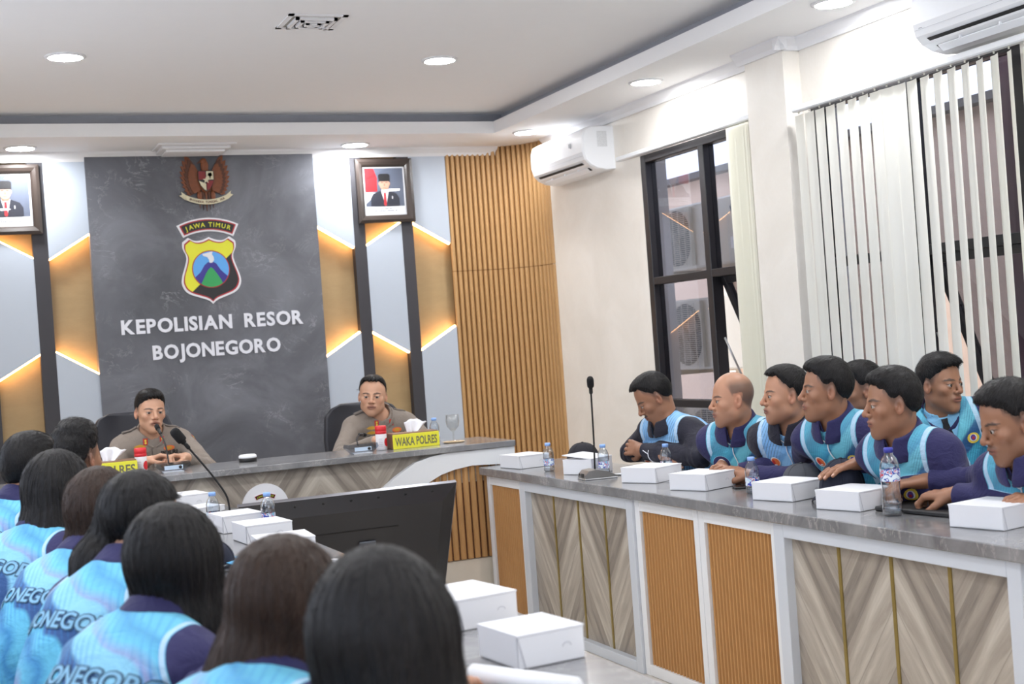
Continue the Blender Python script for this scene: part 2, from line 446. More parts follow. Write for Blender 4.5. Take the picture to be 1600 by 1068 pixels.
# slatted wall running round the concave corner
sl = MB(); R = .37; xc, yc = WX - R, WY - R
def slat_path(s):
    L1 = xc - 3.50
    if s < L1: return (3.50 + s, WY), (0, -1)
    a = (s - L1) / R
    if a > pi / 2: a = pi / 2
    return (xc + R * sin(a), yc + R * cos(a)), (-sin(a), -cos(a))
L = (xc - 3.50) + R * pi / 2; n = 22; pitch = L / n
for z0, z1 in ((0, 1.951), (1.955, ZL)):
    for i in range(n):
        vs = []; fs = []
        K = 5
        for j in range(K + 1):
            s = (i + .08 + .84 * j / K) * pitch; (x, y), (nx, ny) = slat_path(s)
            h = .014 * sqrt(max(0, 1 - (2 * j / K - 1) ** 2)) + .004
            vs += [(x + nx * h, y + ny * h, z0), (x + nx * h, y + ny * h, z1)]
        for j in range(K): fs.append((2 * j, 2 * j + 2, 2 * j + 3, 2 * j + 1))
        for j in (0, K):
            (x, y), _ = slat_path((i + .08 + .84 * j / K) * pitch); q = len(vs); vs += [(x, y, z0), (x, y, z1)]
            fs.append((2 * j, 2 * j + 1, q + 1, q))
        sl.add(vs, fs, 0, False)
struct(sl.build('wall_back_slats', M_SLAT))
bk = MB(); vs = []; N = 28
for i in range(N + 1):
    (x, y), (nx, ny) = slat_path(L * i / N); vs += [(x - nx * .004 + 0, y - ny * .004, 0), (x - nx * .004, y - ny * .004, ZL)]
bk.add(vs, [(2 * i, 2 * i + 2, 2 * i + 3, 2 * i + 1) for i in range(N)])
struct(bk.build('wall_back_slat_backing', mat('slat_backing', srgb(120, 74, 34), .8)))
struct(MB().box(LX, .05, WY - .012, WY + .06, 0, ZL).build('wall_back_left_end', M_SLAT))

# linear diffuser over the stone panel
v = MB()
v.rbox(1.44, 1.94, 8.93, 9.22, ZL - .012, ZL + .0, .004).rbox(1.47, 1.91, 8.98, 9.235, ZL - .03, ZL - .012, .004).rbox(1.50, 1.88, 9.02, 9.23, ZL - .045, ZL - .03, .004)
tag(v.build('ceiling_diffuser', M_WHITE), 'white stepped air diffuser on the low ceiling band above the carved eagle', 'air vent')
# square vent in the upper ceiling
vx, vy = 1.764, 6.31
vt = empty('ceiling_vent', (vx, vy, ZH), 0, 'white square louvred vent in the ceiling between the two downlights', 'air vent')
m = MB(); h = .14
for i, (a, bq, z0, z1) in enumerate(((.14, .115, -.006, 0), (.098, .082, -.016, 0), (.066, .05, -.02, 0), (.034, .018, -.022, 0))):
    for s in (-1, 1):
        m.box(-a, a, min(s * a, s * bq), max(s * a, s * bq), z0, z1 - .0005); m.box(min(s * a, s * bq), max(s * a, s * bq), -a, a, z0, z1 - .0005)
m.build('vent_frame', M_WHITE, vt)
MB().box(-.13, .13, -.13, .13, -.003, -.0008).build('vent_opening', mat('vent_grey', srgb(150, 146, 138), .8), vt)

# ------------------------------------------------------------------ downlights
def downlight(x, y, z, label, group=None, power=LAMP_W, r=.082):
    o = empty('downlight', (x, y, z - .0), 0, label, 'ceiling light', group)
    MB().lathe([(r + .018, -.0005), (r + .018, -.006), (r + .006, -.010), (r, -.010), (r, -.0005)], 32, cap=False).build('trim_ring', M_WHITE, o)
    em = emat('downlight_glow', (*LAMP_COL,), power / (pi * pi * r * r)) if 'downlight_glow' not in MATS else MATS['downlight_glow']
    n = 32; MB().add([(r * cos(2 * pi * k / n), -r * sin(2 * pi * k / n), -.0085) for k in range(n)], [tuple(range(n))]).build('diffuser', em, o)
    return o
downlight(.729, 7.12, ZH, 'large round downlight at the left of the upper ceiling')
downlight(2.683, 7.085, ZH, 'round downlight in the upper ceiling, right of the square vent')
for y in (5.0, 2.9, .8, -1.3):  # unseen lamps, added to brighten the room
    for x in (.729, 2.683): downlight(x, y, ZH, 'added round downlight in the upper ceiling nearer the camera, out of the frame', 'added downlights above the camera end of the room')
downlight(3.86, 6.92, ZL, 'small round downlight in the low band over the first window')
downlight(3.86, 5.15, ZL, 'small round downlight in the low band over the second window blind')
downlight(3.86, 3.38, ZL, 'added small round downlight in the low band beyond the right edge', 'added downlights above the camera end of the room')  # unseen, added for more light
downlight(3.86, 1.6, ZL, 'added small round downlight in the low band beyond the right edge', 'added downlights above the camera end of the room')  # unseen, added for more light
downlight(2.78, 9.08, ZL, 'bright round downlight in the low band above the right portrait')
downlight(.62, 9.06, ZL, 'bright round downlight in the low band above the left portrait')
downlight(3.86, 8.62, ZL, 'bright round downlight in the corner above the first air conditioner')
for y in (6.9, 5.1, 3.3): downlight(-.37, y, ZL, 'added round downlight in the low band over the left row, out of the frame', 'added downlights above the left row')  # unseen lamps added over the left row for more light

# ------------------------------------------------------------------ windows
def frame_bar(m, x0, x1, y0, y1, z0, z1): m.rbox(x0, x1, y0, y1, z0, z1, .003)
def window(name, ya, yb, mull, label_open, zt=1.707):
    """ya<yb; fixed lights above, fixed lower-left, top-hung casement in the lower-right light"""
    f = MB(); w = .06; x0, x1 = WX + .0, WX + .075
    frame_bar(f, x0, x1, ya, ya + w, WB, WT); frame_bar(f, x0, x1, yb - w, yb, WB, WT)
    frame_bar(f, x0, x1, ya + w, yb - w, WT - w * .8, WT); frame_bar(f, x0, x1, ya + w, yb - w, WB, WB + w)
    frame_bar(f, x0 + .001, x1, mull - w / 2, mull + w / 2, WB, WT)
    frame_bar(f, x0 + .002, x1, ya + w, yb - w, zt, zt + .045)
    frame_bar(f, x0 + .002, x1, mull, yb - w, .955, 1.0)
    fo = f.build(name, M_BLACKF); fo['kind'] = 'structure'
    g = MB(); xg = WX + .04
    for a, b2, z0, z1 in ((ya + w, mull - w / 2, zt + .045, WT - .05), (mull + w / 2, yb - w, zt + .045, WT - .05), (mull + w / 2, yb - w, 1.0, zt), (mull + w / 2, yb - w, WB + w, .955)):
        g.box(xg, xg + .005, a, b2, z0, z1)
    g.build('glass', M_GLASS, fo)
    # opened casement, hinged at the top, swung outwards
    cs = MB(); cw, chh = (mull - w / 2) - (ya + w), zt - (WB + w)
    cs.rbox(0, .04, 0, .045, -chh, 0, .003).rbox(0, .04, cw - .045, cw, -chh, 0, .003).rbox(0, .04, .045, cw - .045, -.045, 0, .003).rbox(0, .04, .045, cw - .045, -chh, -chh + .045, .003)
    co = cs.build('casement', M_BLACKF, fo); co.location = (WX + .05, ya + w, zt); co.rotation_euler = (0, -radians(22), 0)
    MB().box(.018, .023, .045, cw - .045, -chh + .045, -.045).build('glass', M_GLASS, co)
    MB().tube([(WX + .045, ya + w + .02, zt - .35), (WX + .16, ya + w + .02, zt - .62)], .006).tube([(WX + .045, mull - w / 2 - .02, zt - .35), (WX + .16, mull - w / 2 - .02, zt - .62)], .006).build('stay', mat('steel', srgb(180, 180, 180), .3, .9), fo)
    return fo
window('window_1', W1A, W1B, 6.87, '')
window('window_2', W2A, W2B, 5.065, '', 1.675)

def blind(name, x, y0, y1, z, label):
    b_ = empty(name, (x, y0, z), 0, label, 'window blind')
    MB().rbox(-.022, .022, 0, y1 - y0, -.03, .0, .006).build('headrail', M_LAM, b_)
    return b_
def blind_slat(par, y, ang, w=.089, z1=-.045, z0=-1.78, sway=0.0):
    m = MB(); K = 3; H = 6; vs = []
    for j in range(H + 1):
        zz = z1 + (z0 - z1) * j / H
        for i in range(K + 1):
            s = (i / K - .5) * w; bow = .006 * (1 - (2 * i / K - 1) ** 2)
            a = ang + sway * (j / H)
            vs.append((s * sin(a) + bow * cos(a), y + s * cos(a) - bow * sin(a), zz))
    fs = [(j * (K + 1) + i, j * (K + 1) + i + 1, (j + 1) * (K + 1) + i + 1, (j + 1) * (K + 1) + i) for j in range(H) for i in range(K)]
    n0 = len(vs)
    m.add(vs, fs, 0, True)
    m.tube([(0, y, -.028), (0, y, z1 + .004)], .004, 6)
    return m.build('slat', M_BLIND, par)
bl = blind('vertical_blind', 4.02, 4.13, 5.735, 2.475, 'open white vertical blind hanging over the right-hand window')
angs = [.14, .12, .13, .15, .16, .19, .17, .10, -.06, .02, .20, .27, .29, .33, .38, .44, .40, .58, .60]
ys = [5.70 - .0845 * i for i in range(19)]
for i, (y, a) in enumerate(zip(ys, angs)):
    blind_slat(bl, y - 4.13, a, sway=random.uniform(-.08, .08))
bs = blind('vertical_blind', 4.09, 6.21, 7.76, 2.53, 'cream vertical blind drawn back into a bundle beside the pilaster')
for i in range(15): blind_slat(bs, .02 + .0150 * i, pi / 2 - .35 + random.uniform(-.04, .04), w=.085, z0=-1.86)

# ------------------------------------------------------------------ indoor air conditioners
def indoor_ac(name, ya, yb, z0, label, mark):
    o = empty(name, (WX, ya, z0), 0, label, 'air conditioner')
    P = [(0, .285), (-.16, .285), (-.205, .262), (-.222, .215), (-.225, .12), (-.212, .07), (-.18, .036), (-.13, .012), (-.06, 0), (0, .004)]
    Ly = yb - ya
    Mx = Matrix(((1, 0, 0, 0), (0, 0, -1, Ly), (0, 1, 0, 0), (0, 0, 0, 1)))
    body = MB(); n = len(P); e = .012
    rings = [(0, .96), (e, 1), (Ly - e, 1), (Ly, .96)]
    vs = []
    for yy, s in rings:
        for px, pz in P: vs.append((px * s, yy, .14 + (pz - .14) * s))
    fs = [(j * n + i, j * n + (i + 1) % n, (j + 1) * n + (i + 1) % n, (j + 1) * n + i) for j in range(3) for i in range(n)]
    fs += [tuple(range(n))[::-1], tuple(range(3 * n, 4 * n))]
    body.add(vs, fs, 0, False); bo = body.build('casing', M_ACW, o)
    # outlet slot and louvre on the sloping underside
    sl_ = MB()
    a, c_ = Vector((-.204, 0, .056)), Vector((-.13, 0, .010)); nn = Vector((-.53, 0, -.85))
    for t0, t1, off, mi in ((0, 1, .0015, 0),):
        p0, p1 = a + nn * off, c_ + nn * off
        sl_.add([(p0.x, .07, p0.z), (p1.x, .07, p1.z), (p1.x, Ly - .07, p1.z), (p0.x, Ly - .07, p0.z)], [(0, 1, 2, 3)])
    sl_.build('outlet', M_DARK, o)
    lv = MB(); p = a.lerp(c_, .62) + nn * .004; q = a.lerp(c_, 1.0) + nn * .010
    lv.add([(p.x, .085, p.z), (q.x, .085, q.z), (q.x, Ly - .085, q.z), (p.x, Ly - .085, p.z), (p.x, .085, p.z - .004), (q.x, .085, q.z - .004), (q.x, Ly - .085, q.z - .004), (p.x, Ly - .085, p.z - .004)],
           [(0, 1, 2, 3), (4, 5, 6, 7), (0, 1, 5, 4), (2, 3, 7, 6), (1, 2, 6, 5), (0, 3, 7, 4)])
    for k in range(3): yk = Ly * (.25 + .25 * k); lv.box(p.x - .012, p.x, yk - .004, yk + .004, p.z - .004, p.z + .012)
    lv.build('louvre', M_ACW, o)
    MB().box(-.2262, -.2252, .02, Ly - .02, .093, .0945).build('panel_seam', mat('seam_grey', srgb(176, 178, 182), .6), o)
    mk = MB()
    if mark:
        for k in range(2): mk.box(-.2262, -.225, .17 + .02 * k, .186 + .02 * k, .165 + .006 * k, .168 + .03)
    mk.box(-.226, -.2248, Ly - .07, Ly - .05, .098, .101)
    mk.build('marking', mat('mark_grey', srgb(150, 152, 158), .6), o)
    lb = MB().box(-.12, -.05, -.0015, -.0005, .15, .25)
    lb.build('rating_label', mat('label_print', srgb(214, 216, 218), .6, scale=160, var=.2), o)
    return o
indoor_ac('air_conditioner', 7.917, 8.745, 2.475, 'white wall air conditioner next to the slatted wall', True)
indoor_ac('air_conditioner', 3.80, 4.72, 2.51, 'large white wall air conditioner above the right-hand blind, cut by the frame', False)

# ------------------------------------------------------------------ outside the windows
struct(MB().box(5.75, 5.95, 2.0, 14, -.3, 2.60).build('wall_outside', M_OUTW))
struct(MB().box(4.5, 30, -6, 30, -.4, -.3).build('ground_outside', mat('concrete_yard', srgb(190, 188, 182), .9)))
struct(MB().box(5.65, 5.98, 2.0, 14, 2.60, 2.65).build('trim_6', mat('parapet_cap', srgb(120, 116, 112), .8)))
ev = MB().add([(4.33, 3.0, 2.93), (4.75, 3.0, 2.84), (4.75, 14, 2.84), (4.33, 14, 2.93), (4.33, 3.0, 3.0), (4.75, 3.0, 2.91), (4.75, 14, 2.91), (4.33, 14, 3.0)],
              [(0, 1, 2, 3), (4, 5, 6, 7), (0, 1, 5, 4), (2, 3, 7, 6), (1, 2, 6, 5), (0, 3, 7, 4)])
struct(ev.build('roof_outside', mat('eave_board', srgb(196, 184, 172), .8)))
struct(MB().box(5.0, 5.3, 4.85, 5.42, -.3, 2.72).build('wall_outside_column', mat('mauve_render', srgb(140, 112, 118), .85)))
def outdoor_unit(x, y0, y1, z0, z1, label, badge):
    o = empty('outdoor_unit', (x, y0, z0), 0, label, 'air conditioner unit')
    W, H = y1 - y0, z1 - z0
    MB().rbox(0, .3, 0, W, 0, H, .012).build('casing', M_METALW, o)
    fr = min(H * .44, .26); cy, cz = W - fr - .07, H / 2
    Mx = Matrix(((0, 0, -1, -.001), (-1, 0, 0, cy), (0, 1, 0, cz), (0, 0, 0, 1)))
    MB().lathe([(fr, 0), (fr, .004), (.01, .004)], 40, M=Mx, smooth=False).build('fan_opening', mat('fan_dark', srgb(104, 102, 98), .7), o)
    fb = MB()
    for k in range(3):
        a = k * 2 * pi / 3; pts = [(.05 * cos(a), .05 * sin(a)), (fr * .9 * cos(a + .25), fr * .9 * sin(a + .25)), (fr * .9 * cos(a + 1.1), fr * .9 * sin(a + 1.1)), (.05 * cos(a + 1.2), .05 * sin(a + 1.2))]
        fb.prism(pts, .006, .009, M=Mx)
    fb.lathe([(.05, .005), (.05, .014), (.0, .016)], 20, M=Mx)
    fb.build('fan_blade', mat('fan_blade_grey', srgb(140, 138, 132), .6), o)
    gr = MB(); nz = int(H / .016)
    for k in range(nz):
        z = .03 + (H - .06) * k / (nz - 1); gr.box(-.03, -.026, cy - fr - .03, W - .02, z - .0022, z + .0022)
    for k in range(7):
        y = cy - fr - .03 + (W - .02 - cy + fr + .03) * k / 6; gr.box(-.0265, -.0225, y - .002, y + .002, .03, H - .03)
    for yy in (cy - fr - .03, W - .02): gr.box(-.028, 0, yy - .005, yy + .005, .02, H - .02)
    gr.build('grille', M_METALW, o)
    if badge:
        s = .07; mk = MB()
        X = Matrix(((0, 0, -1, -.0015), (-1, 0, 0, .20), (0, 1, 0, H - .12), (0, 0, 0, 1)))
        mk.prism([(-s * .7, s * .6), (s * .7, s * .6), (-s * .1, -s * .5)], 0, .001, 0, X)
        mk.prism([(-s * .7, s * .6), (s * .05, s * .6), (-s * .4, s * .0)], .001, .002, 1, X)
        mk.box(-.003, -.001, .17, .26, .1, .18, 2).box(-.003, -.001, .06, .15, .1, .18, 2)
        mk.box(-.004, -.003, .205, .225, .125, .15, 1).box(-.004, -.003, .10, .11, .12, .15, 1)
        mk.build('badge', [mat('badge_blue', srgb(70, 170, 215), .4), mat('badge_black', srgb(30, 36, 48), .4), mat('sticker_white', srgb(240, 240, 240), .5)], o)
    # wall brackets
    br = MB()
    for yy in (.08, W - .12): br.box(.0, 5.75 - x - .001, yy, yy + .04, -.04, -.001).box(5.75 - x - .04, 5.75 - x - .001, yy, yy + .04, -.28, -.04)
    br.build('bracket', M_METALW, o)
outdoor_unit(5.2, 8.02, 9.30, 1.86, 2.33, 'cream outdoor cooling unit seen through the upper panes of the first window', True)
outdoor_unit(5.2, 8.05, 9.28, 1.12, 1.64, 'cream outdoor cooling unit behind the middle pane of the first window', False)
outdoor_unit(5.2, 7.9, 9.1, .36, .86, 'cream outdoor cooling unit behind the lowest pane, above the reading man', False)
# ------------------------------------------------------------------ desks
def desk_slats(m, y0, y1, z0, z1, x, face=-1, pitch=.0245, mi=0):
    n = max(1, round((y1 - y0) / pitch)); p = (y1 - y0) / n
    for i in range(n):
        a, b_ = y0 + (i + .15) * p, y0 + (i + .85) * p; h = .011
        vs = [(x, a, z0), (x + face * h, a + p * .2, z0), (x + face * h, b_ - p * .2, z0), (x, b_, z0)]
        vs += [(q[0], q[1], z1) for q in vs]
        m.add(vs, [(0, 1, 5, 4), (1, 2, 6, 5), (2, 3, 7, 6), (0, 3, 2, 1), (4, 5, 6, 7)], mi)
def chevron_panel(parent, y0, y1, z0, z1, x, face=-1, cols=4, name='chevron_panel'):
    m = MB(); uv = []; w = (y1 - y0) / cols; gold = MB()
    for i in range(cols):
        a, b_ = y0 + i * w, y0 + (i + 1) * w
        m.add([(x, a, z0), (x, b_, z0), (x, b_, z1), (x, a, z1)], [(0, 1, 2, 3)])
        flip = i % 2
        u0, u1 = (0, w) if not flip else (w, 0)
        uv += [(u0, z0), (u1, z0), (u1, z1), (u0, z1)]
        if i: gold.box(min(x + face * .004, x), max(x + face * .004, x), a - .007, a + .007, z0, z1)
    m.uv = uv
    m.build(name, M_CHEV, parent); gold.build('brass_strip', M_GOLD, parent)

def long_desk(x_face, face, units, y_near, y_far, x_back, label):
    """units: list of (kind, y0, y1) along the face; face=-1 looks to -x"""
    d = empty('conference_desk', (0, 0, 0), 0, label, 'desk')
    ov = .035 * face
    xs = sorted((x_face + ov, x_back))
    MB().rbox(xs[0], xs[1], y_near - .02, y_far + .012, .735, .776, .003).build('worktop', M_TOP, d)
    xi = x_face - face * .02
    for kind, a, b_ in units:
        f = MB(); m_ = M_LAM if kind == 'slat' else M_LAMG
        xf = x_face + (0 if kind == 'slat' else face * .012)
        lo, hi = sorted((xf, xf - face * .10))
        wl, wr = (.035, .04) if kind == 'slat' else (.055, .06)
        f.rbox(lo, hi, a, a + wl, 0, .734, .002).rbox(lo, hi, b_ - wr, b_, 0, .734, .002)
        f.rbox(lo + .0, hi, a + wl, b_ - wr, 0.001, .046, .002).rbox(lo, hi, a + wl, b_ - wr, .684, .7335, .002)
        f.build('frame', m_, d)
        xp = x_face - face * .022
        if kind == 'slat':
            s = MB(); s.box(*sorted((xp - face * .01, xp)), a + wl, b_ - wr, .045, .685, 1)
            desk_slats(s, a + wl, b_ - wr, .046, .684, xp, face)
            s.build('slat_panel', [M_DSLAT, mat('slat_groove', srgb(78, 44, 20), .8)], d)
        else:
            chevron_panel(d, a + wl, b_ - wr, .045, .685, xp, face)
            MB().box(*sorted((xp - face * .012, xp - face * .001)), a + wl, b_ - wr, .045, .685).build('back_board', M_LAMG, d)
    # side and back boards
    e = MB(); lo, hi = sorted((x_face - face * .10, x_back - .0 + face * .05))
    e.rbox(lo, hi, y_far - .03, y_far - .002, 0, .734, .002).rbox(lo, hi, y_near, y_near + .03, 0, .734, .002)
    e.build('end_panel', M_LAM, d)
    return d
long_desk(2.67, -1, [('slat', 6.34, 6.805), ('chev', 5.15, 6.338), ('slat', 4.633, 5.148), ('slat', 4.10, 4.629), ('chev', 2.915, 4.098), ('slat', 2.40, 2.913), ('slat', 1.88, 2.396)],
          1.88, 6.805, 3.15, 'long grey stone-topped conference desk with slatted and chevron fronts on the right')
long_desk(1.17, 1, [('slat', 6.34, 6.70), ('chev', 5.15, 6.338), ('slat', 4.633, 5.148), ('slat', 4.10, 4.629), ('chev', 2.915, 4.098), ('slat', 2.40, 2.913), ('slat', 1.40, 2.396)],
          1.40, 6.70, .66, 'long grey stone-topped conference desk of the left row, mostly hidden behind the women')

# presiding desk under the feature wall
FYD = 6.855
od = empty('presiding_desk', (0, 0, 0), 0, 'raised grey-topped presiding desk with chevron front, white arch and yellow name signs', 'desk')
ZT = .90
xl, xr = .14, 2.85
wt = MB(); wt.rbox(xl, xr, FYD - .05, 7.33, .868, ZT, .003); wt.build('worktop', M_TOP, od)
MB().box(xl + .02, xr - .03, FYD + .03, 7.28, 0, .866).build('carcass', M_LAM, od)
MB().rbox(xl + .01, xr + .02, FYD - .0, FYD + .03, 0, .295, .003).build('plinth', mat('plinth_tile', srgb(214, 206, 192), .3), od)
pc = MB(); uv = []; x0, x1 = .30, 2.68; cols = 8; w = (x1 - x0) / cols
for i in range(cols):
    a, b_ = x0 + i * w, x0 + (i + 1) * w
    pc.add([(a, FYD, .297), (b_, FYD, .297), (b_, FYD, .866), (a, FYD, .866)], [(0, 1, 2, 3)])
    u0, u1 = (0, w) if i % 2 else (w, 0); uv += [(u0, .1), (u1, .1), (u1, .669), (u0, .669)]
pc.uv = uv; pc.build('chevron_panel', M_CHEV, od)
def arch(side):
    cx = 1.5
    def X(x): return x if side > 0 else 2 * cx - x
    outer = [(2.02, .297), (2.02, .52), (2.055, .64), (2.106, .72), (2.18, .772), (2.288, .834), (2.38, .857), (2.467, .866), (2.848, .866)]
    inner = [(2.848, .775), (2.60, .788), (2.50, .776), (2.42, .755), (2.33, .712), (2.255, .655), (2.21, .58), (2.19, .48), (2.19, .297)]
    poly = [(X(x), z) for x, z in outer + inner]
    if side < 0: poly = poly[::-1]
    MB().prism(poly, .0, .035, M=XZ(FYD)).build('arch_band', M_LAM, od)
    fill = [(X(x), z) for x, z in inner] + [(X(2.848), .297)]
    m = MB(); x = 2.19; p = .040
    # slats cut to the arch outline
    def top(x):
        xs_ = [q[0] for q in inner[::-1]]; zs_ = [q[1] for q in inner[::-1]]
        return float(np.interp(x, xs_, zs_))
    k = 0
    while x < 2.846:
        a, b_ = x + .003, min(x + p - .003, 2.848); zt = min(top(a), top(b_)) + .004
        za, zb = top(a) + .01, top(b_) + .01
        ys_ = (FYD - .001, FYD - .013); q = (b_ - a) * .25
        pts = [(a, ys_[0]), (a + q, ys_[1]), (b_ - q, ys_[1]), (b_, ys_[0])]
        vs = [(X(px), py, .299) for px, py in pts] + [(X(px), py, top(px) + .008) for px, py in pts]
        m.add(vs, [(0, 1, 5, 4), (1, 2, 6, 5), (2, 3, 7, 6), (0, 3, 2, 1), (4, 5, 6, 7)], 0)
        x += p
    m.box(min(X(2.1), X(2.848)), max(X(2.1), X(2.848)), FYD - .002, FYD + .02, .297, .70, 1)
    m.build('slat_panel', [M_DSLAT2, mat('slat_groove', srgb(78, 44, 20), .8)], od)
M_DSLAT2 = m_wood('oak_desk_slats', srgb(174, 130, 80), srgb(194, 150, 98), .5, (4, 4, .5))
arch(1); arch(-1)

# ------------------------------------------------------------------ logo of the wall and desk
LOGO_M = [mat('logo_white', srgb(232, 232, 236), .4), mat('logo_red', srgb(176, 34, 44), .4), mat('logo_yellow', srgb(226, 226, 46), .4),
          mat('logo_black', srgb(24, 22, 24), .4), mat('logo_sky', srgb(92, 168, 236), .4), mat('logo_navy', srgb(50, 42, 140), .4), mat('logo_green', srgb(44, 160, 86), .4)]
def smooth_poly(pts, it=2, keep=()):
    """corner cutting that keeps the listed indices sharp"""
    P = [(Vector((x, z, 0)), i in keep) for i, (x, z) in enumerate(pts)]
    for _ in range(it):
        Q = []
        n = len(P)
        for i in range(n):
            (a, ka), (b_, kb) = P[i], P[(i + 1) % n]
            if ka: Q.append((a, True)); Q.append((a.lerp(b_, .25), False)) if not kb else None
            else: Q.append((a.lerp(b_, .25), False))
            if not kb: Q.append((a.lerp(b_, .75), False))
            elif not ka: Q.append((a.lerp(b_, .75), False))
        P = Q
    return [(p.x, p.y) for p, _ in P]
SH = [(0, 1.0), (.22, .90), (.46, .88), (.66, 1.0), (.84, .86), (.86, .66), (.72, .40), (.80, .10), (.92, -.22), (.96, -.50), (.80, -.78), (.40, -.92), (.12, -1.02), (0, -1.14)]
def shield_pts(s=1.0):
    right = SH; left = [(-x, z) for x, z in SH[1:-1]][::-1]
    pts = right + left; n = len(right)
    keep = {0, 3, 4, n - 1}
    keep |= {len(pts) - 3, len(pts) - 4}
    sp = smooth_poly(pts, 2, keep)
    return [(x * s, z * s) for x, z in sp]
def inset(poly, k): return [(x * k, (z + .02) * k - .02) for x, z in poly]
def clip_poly(poly, a, b_, c):
    """keep a*x+b*z<=c"""
    out = []; n = len(poly)
    for i in range(n):
        p, q = poly[i], poly[(i + 1) % n]; fp, fq = a * p[0] + b_ * p[1] - c, a * q[0] + b_ * q[1] - c
        if fp <= 0: out.append(p)
        if fp * fq < 0: t = fp / (fp - fq); out.append((p[0] + (q[0] - p[0]) * t, p[1] + (q[1] - p[1]) * t))
    return out
def make_shield(m, cx, cz, s, ybase, th=.012):
    def lay(poly, d0, d1, mi): m.prism([(cx + x * s, cz + z * s) for x, z in poly], d0, d1, mi, XZ(ybase))
    base = shield_pts()
    lay(base, 0, th, 0); lay(inset(base, .935), th, th + .001, 1)
    inn = inset(base, .895)
    lay(inn, th + .001, th + .002, 3)
    lay(clip_poly(inn, 1.0, -1.12, .16 + .02), th + .002, th + .003, 2)
    circ = lambda r, n=48: [(r * cos(2 * pi * k / n), r * sin(2 * pi * k / n) - .03) for k in range(n)]
    lay(circ(.60), th + .003, th + .004, 1); lay(circ(.57), th + .004, th + .005, 4)
    R_ = .57
    def arcpts(a0, a1, n=14): return [(R_ * cos(a0 + (a1 - a0) * k / n), R_ * sin(a0 + (a1 - a0) * k / n) - .03) for k in range(n + 1)]
    a0, a1 = radians(205), radians(335)
    lay(arcpts(a0, a1) + [(.42, -.18), (.30, -.06), (.18, .14), (.08, .20), (0, .17), (-.08, .20), (-.2, .10), (-.34, -.12)], th + .005, th + .0058, 5)
    a0, a1 = radians(233), radians(307)
    lay(arcpts(a0, a1) + [(.30, -.38), (.18, -.18), (.07, -.02), (0, .03), (-.08, -.03), (-.18, -.18), (-.28, -.38)], th + .0058, th + .0064, 6)
    lay([(-.03, .17), (.05, .17), (.12, .26), (.11, .36), (.06, .44), (.09, .535), (-.25, .46), (-.22, .40), (-.10, .36), (-.05, .28)], th + .0058, th + .0064, 0)
def arc_band(cx, cz, r0, r1, a, n=20):
    o = [(cx + r1 * sin(t), cz + r1 * cos(t)) for t in [-a + 2 * a * k / n for k in range(n + 1)]]
    i = [(cx + r0 * sin(t), cz + r0 * cos(t)) for t in [a - 2 * a * k / n for k in range(n + 1)]]
    return o + i
def banner(m, cx, cz, s, ybase, th=.012, letters=None):
    """cz: centre of the arc; JAWA TIMUR"""
    R0 = s * 2.02
    c = cz
    m.prism(arc_band(cx, c, R0 - .215 * s, R0 + .215 * s, .455), 0, th, 0, XZ(ybase))
    m.prism(arc_band(cx, c, R0 - .165 * s, R0 + .165 * s, .425), th, th + .001, 1, XZ(ybase))
    m.prism(arc_band(cx, c, R0 - .13 * s, R0 + .13 * s, .405), th + .001, th + .002, 3, XZ(ybase))
    txt = 'JAWA TIMUR'; wd = {'J': .8, 'A': 1.05, 'W': 1.35, ' ': .5, 'T': .95, 'I': .45, 'M': 1.2, 'U': 1.05, 'R': 1.05}
    tot = sum(wd[ch] for ch in txt); acc = 0
    for ch in txt:
        t = (acc + wd[ch] / 2) / tot * 2 - 1; acc += wd[ch]
        if ch == ' ': continue
        ang = t * .375
        vs, fs = text_geo(ch, .20 * s, .003 * s)
        M = XZ(ybase) @ Matrix.Translation((cx + (R0 - .07 * s) * sin(ang), c + (R0 - .07 * s) * cos(ang), th + .003)) @ Matrix.Rotation(-ang, 4, 'Z')
        m.add(vs, fs, 2, M=M)
lg = MB(); make_shield(lg, 1.778, 2.054, .208, WY - .03)
tag(lg.build('police_shield_emblem', LOGO_M), 'yellow and black shield emblem with a volcano in a blue disc on the grey wall', 'emblem')
bn = MB(); banner(bn, 1.778, 1.925, .208, WY - .03)
tag(bn.build('arched_banner_sign', LOGO_M), 'curved black banner reading JAWA TIMUR above the shield on the wall', 'sign')
# letters on the wall
M_LET = mat('letter_white', srgb(226, 228, 236), .4, var=.01)
def wall_letters(txt, x0, x1, z0, size, label):
    o = empty('wall_lettering', (0, WY - .03, 0), 0, label, 'lettering')
    widths = []; geo = []
    adv = 0
    for ch in txt:
        if ch == ' ': adv += size * .30; geo.append(None); continue
        vs, fs = text_geo(ch, size, size * .034, .006, 'LEFT')
        xs = [v[0] for v in vs]; w = max(xs) - min(xs)
        if ch == 'J': adv -= size * .06
        geo.append(([(v[0] - min(xs), v[1], v[2]) for v in vs], fs, adv)); adv += w + size * .075
    k = (x1 - x0) / (adv - size * .075)
    for g in geo:
        if not g: continue
        vs, fs, a = g
        m = MB().add([(x0 + (v[0] + a) * k, -(v[2] + .0065), z0 + v[1]) for v in vs], fs)
        m.build('letter', M_LET, o)
wall_letters('KEPOLISIAN  RESOR', 1.174, 2.378, 1.652, .126, 'white raised letters KEPOLISIAN RESOR on the grey stone wall')
wall_letters('BOJONEGORO', 1.362, 2.210, 1.476, .126, 'white raised letters BOJONEGORO, the lower line on the grey stone wall')

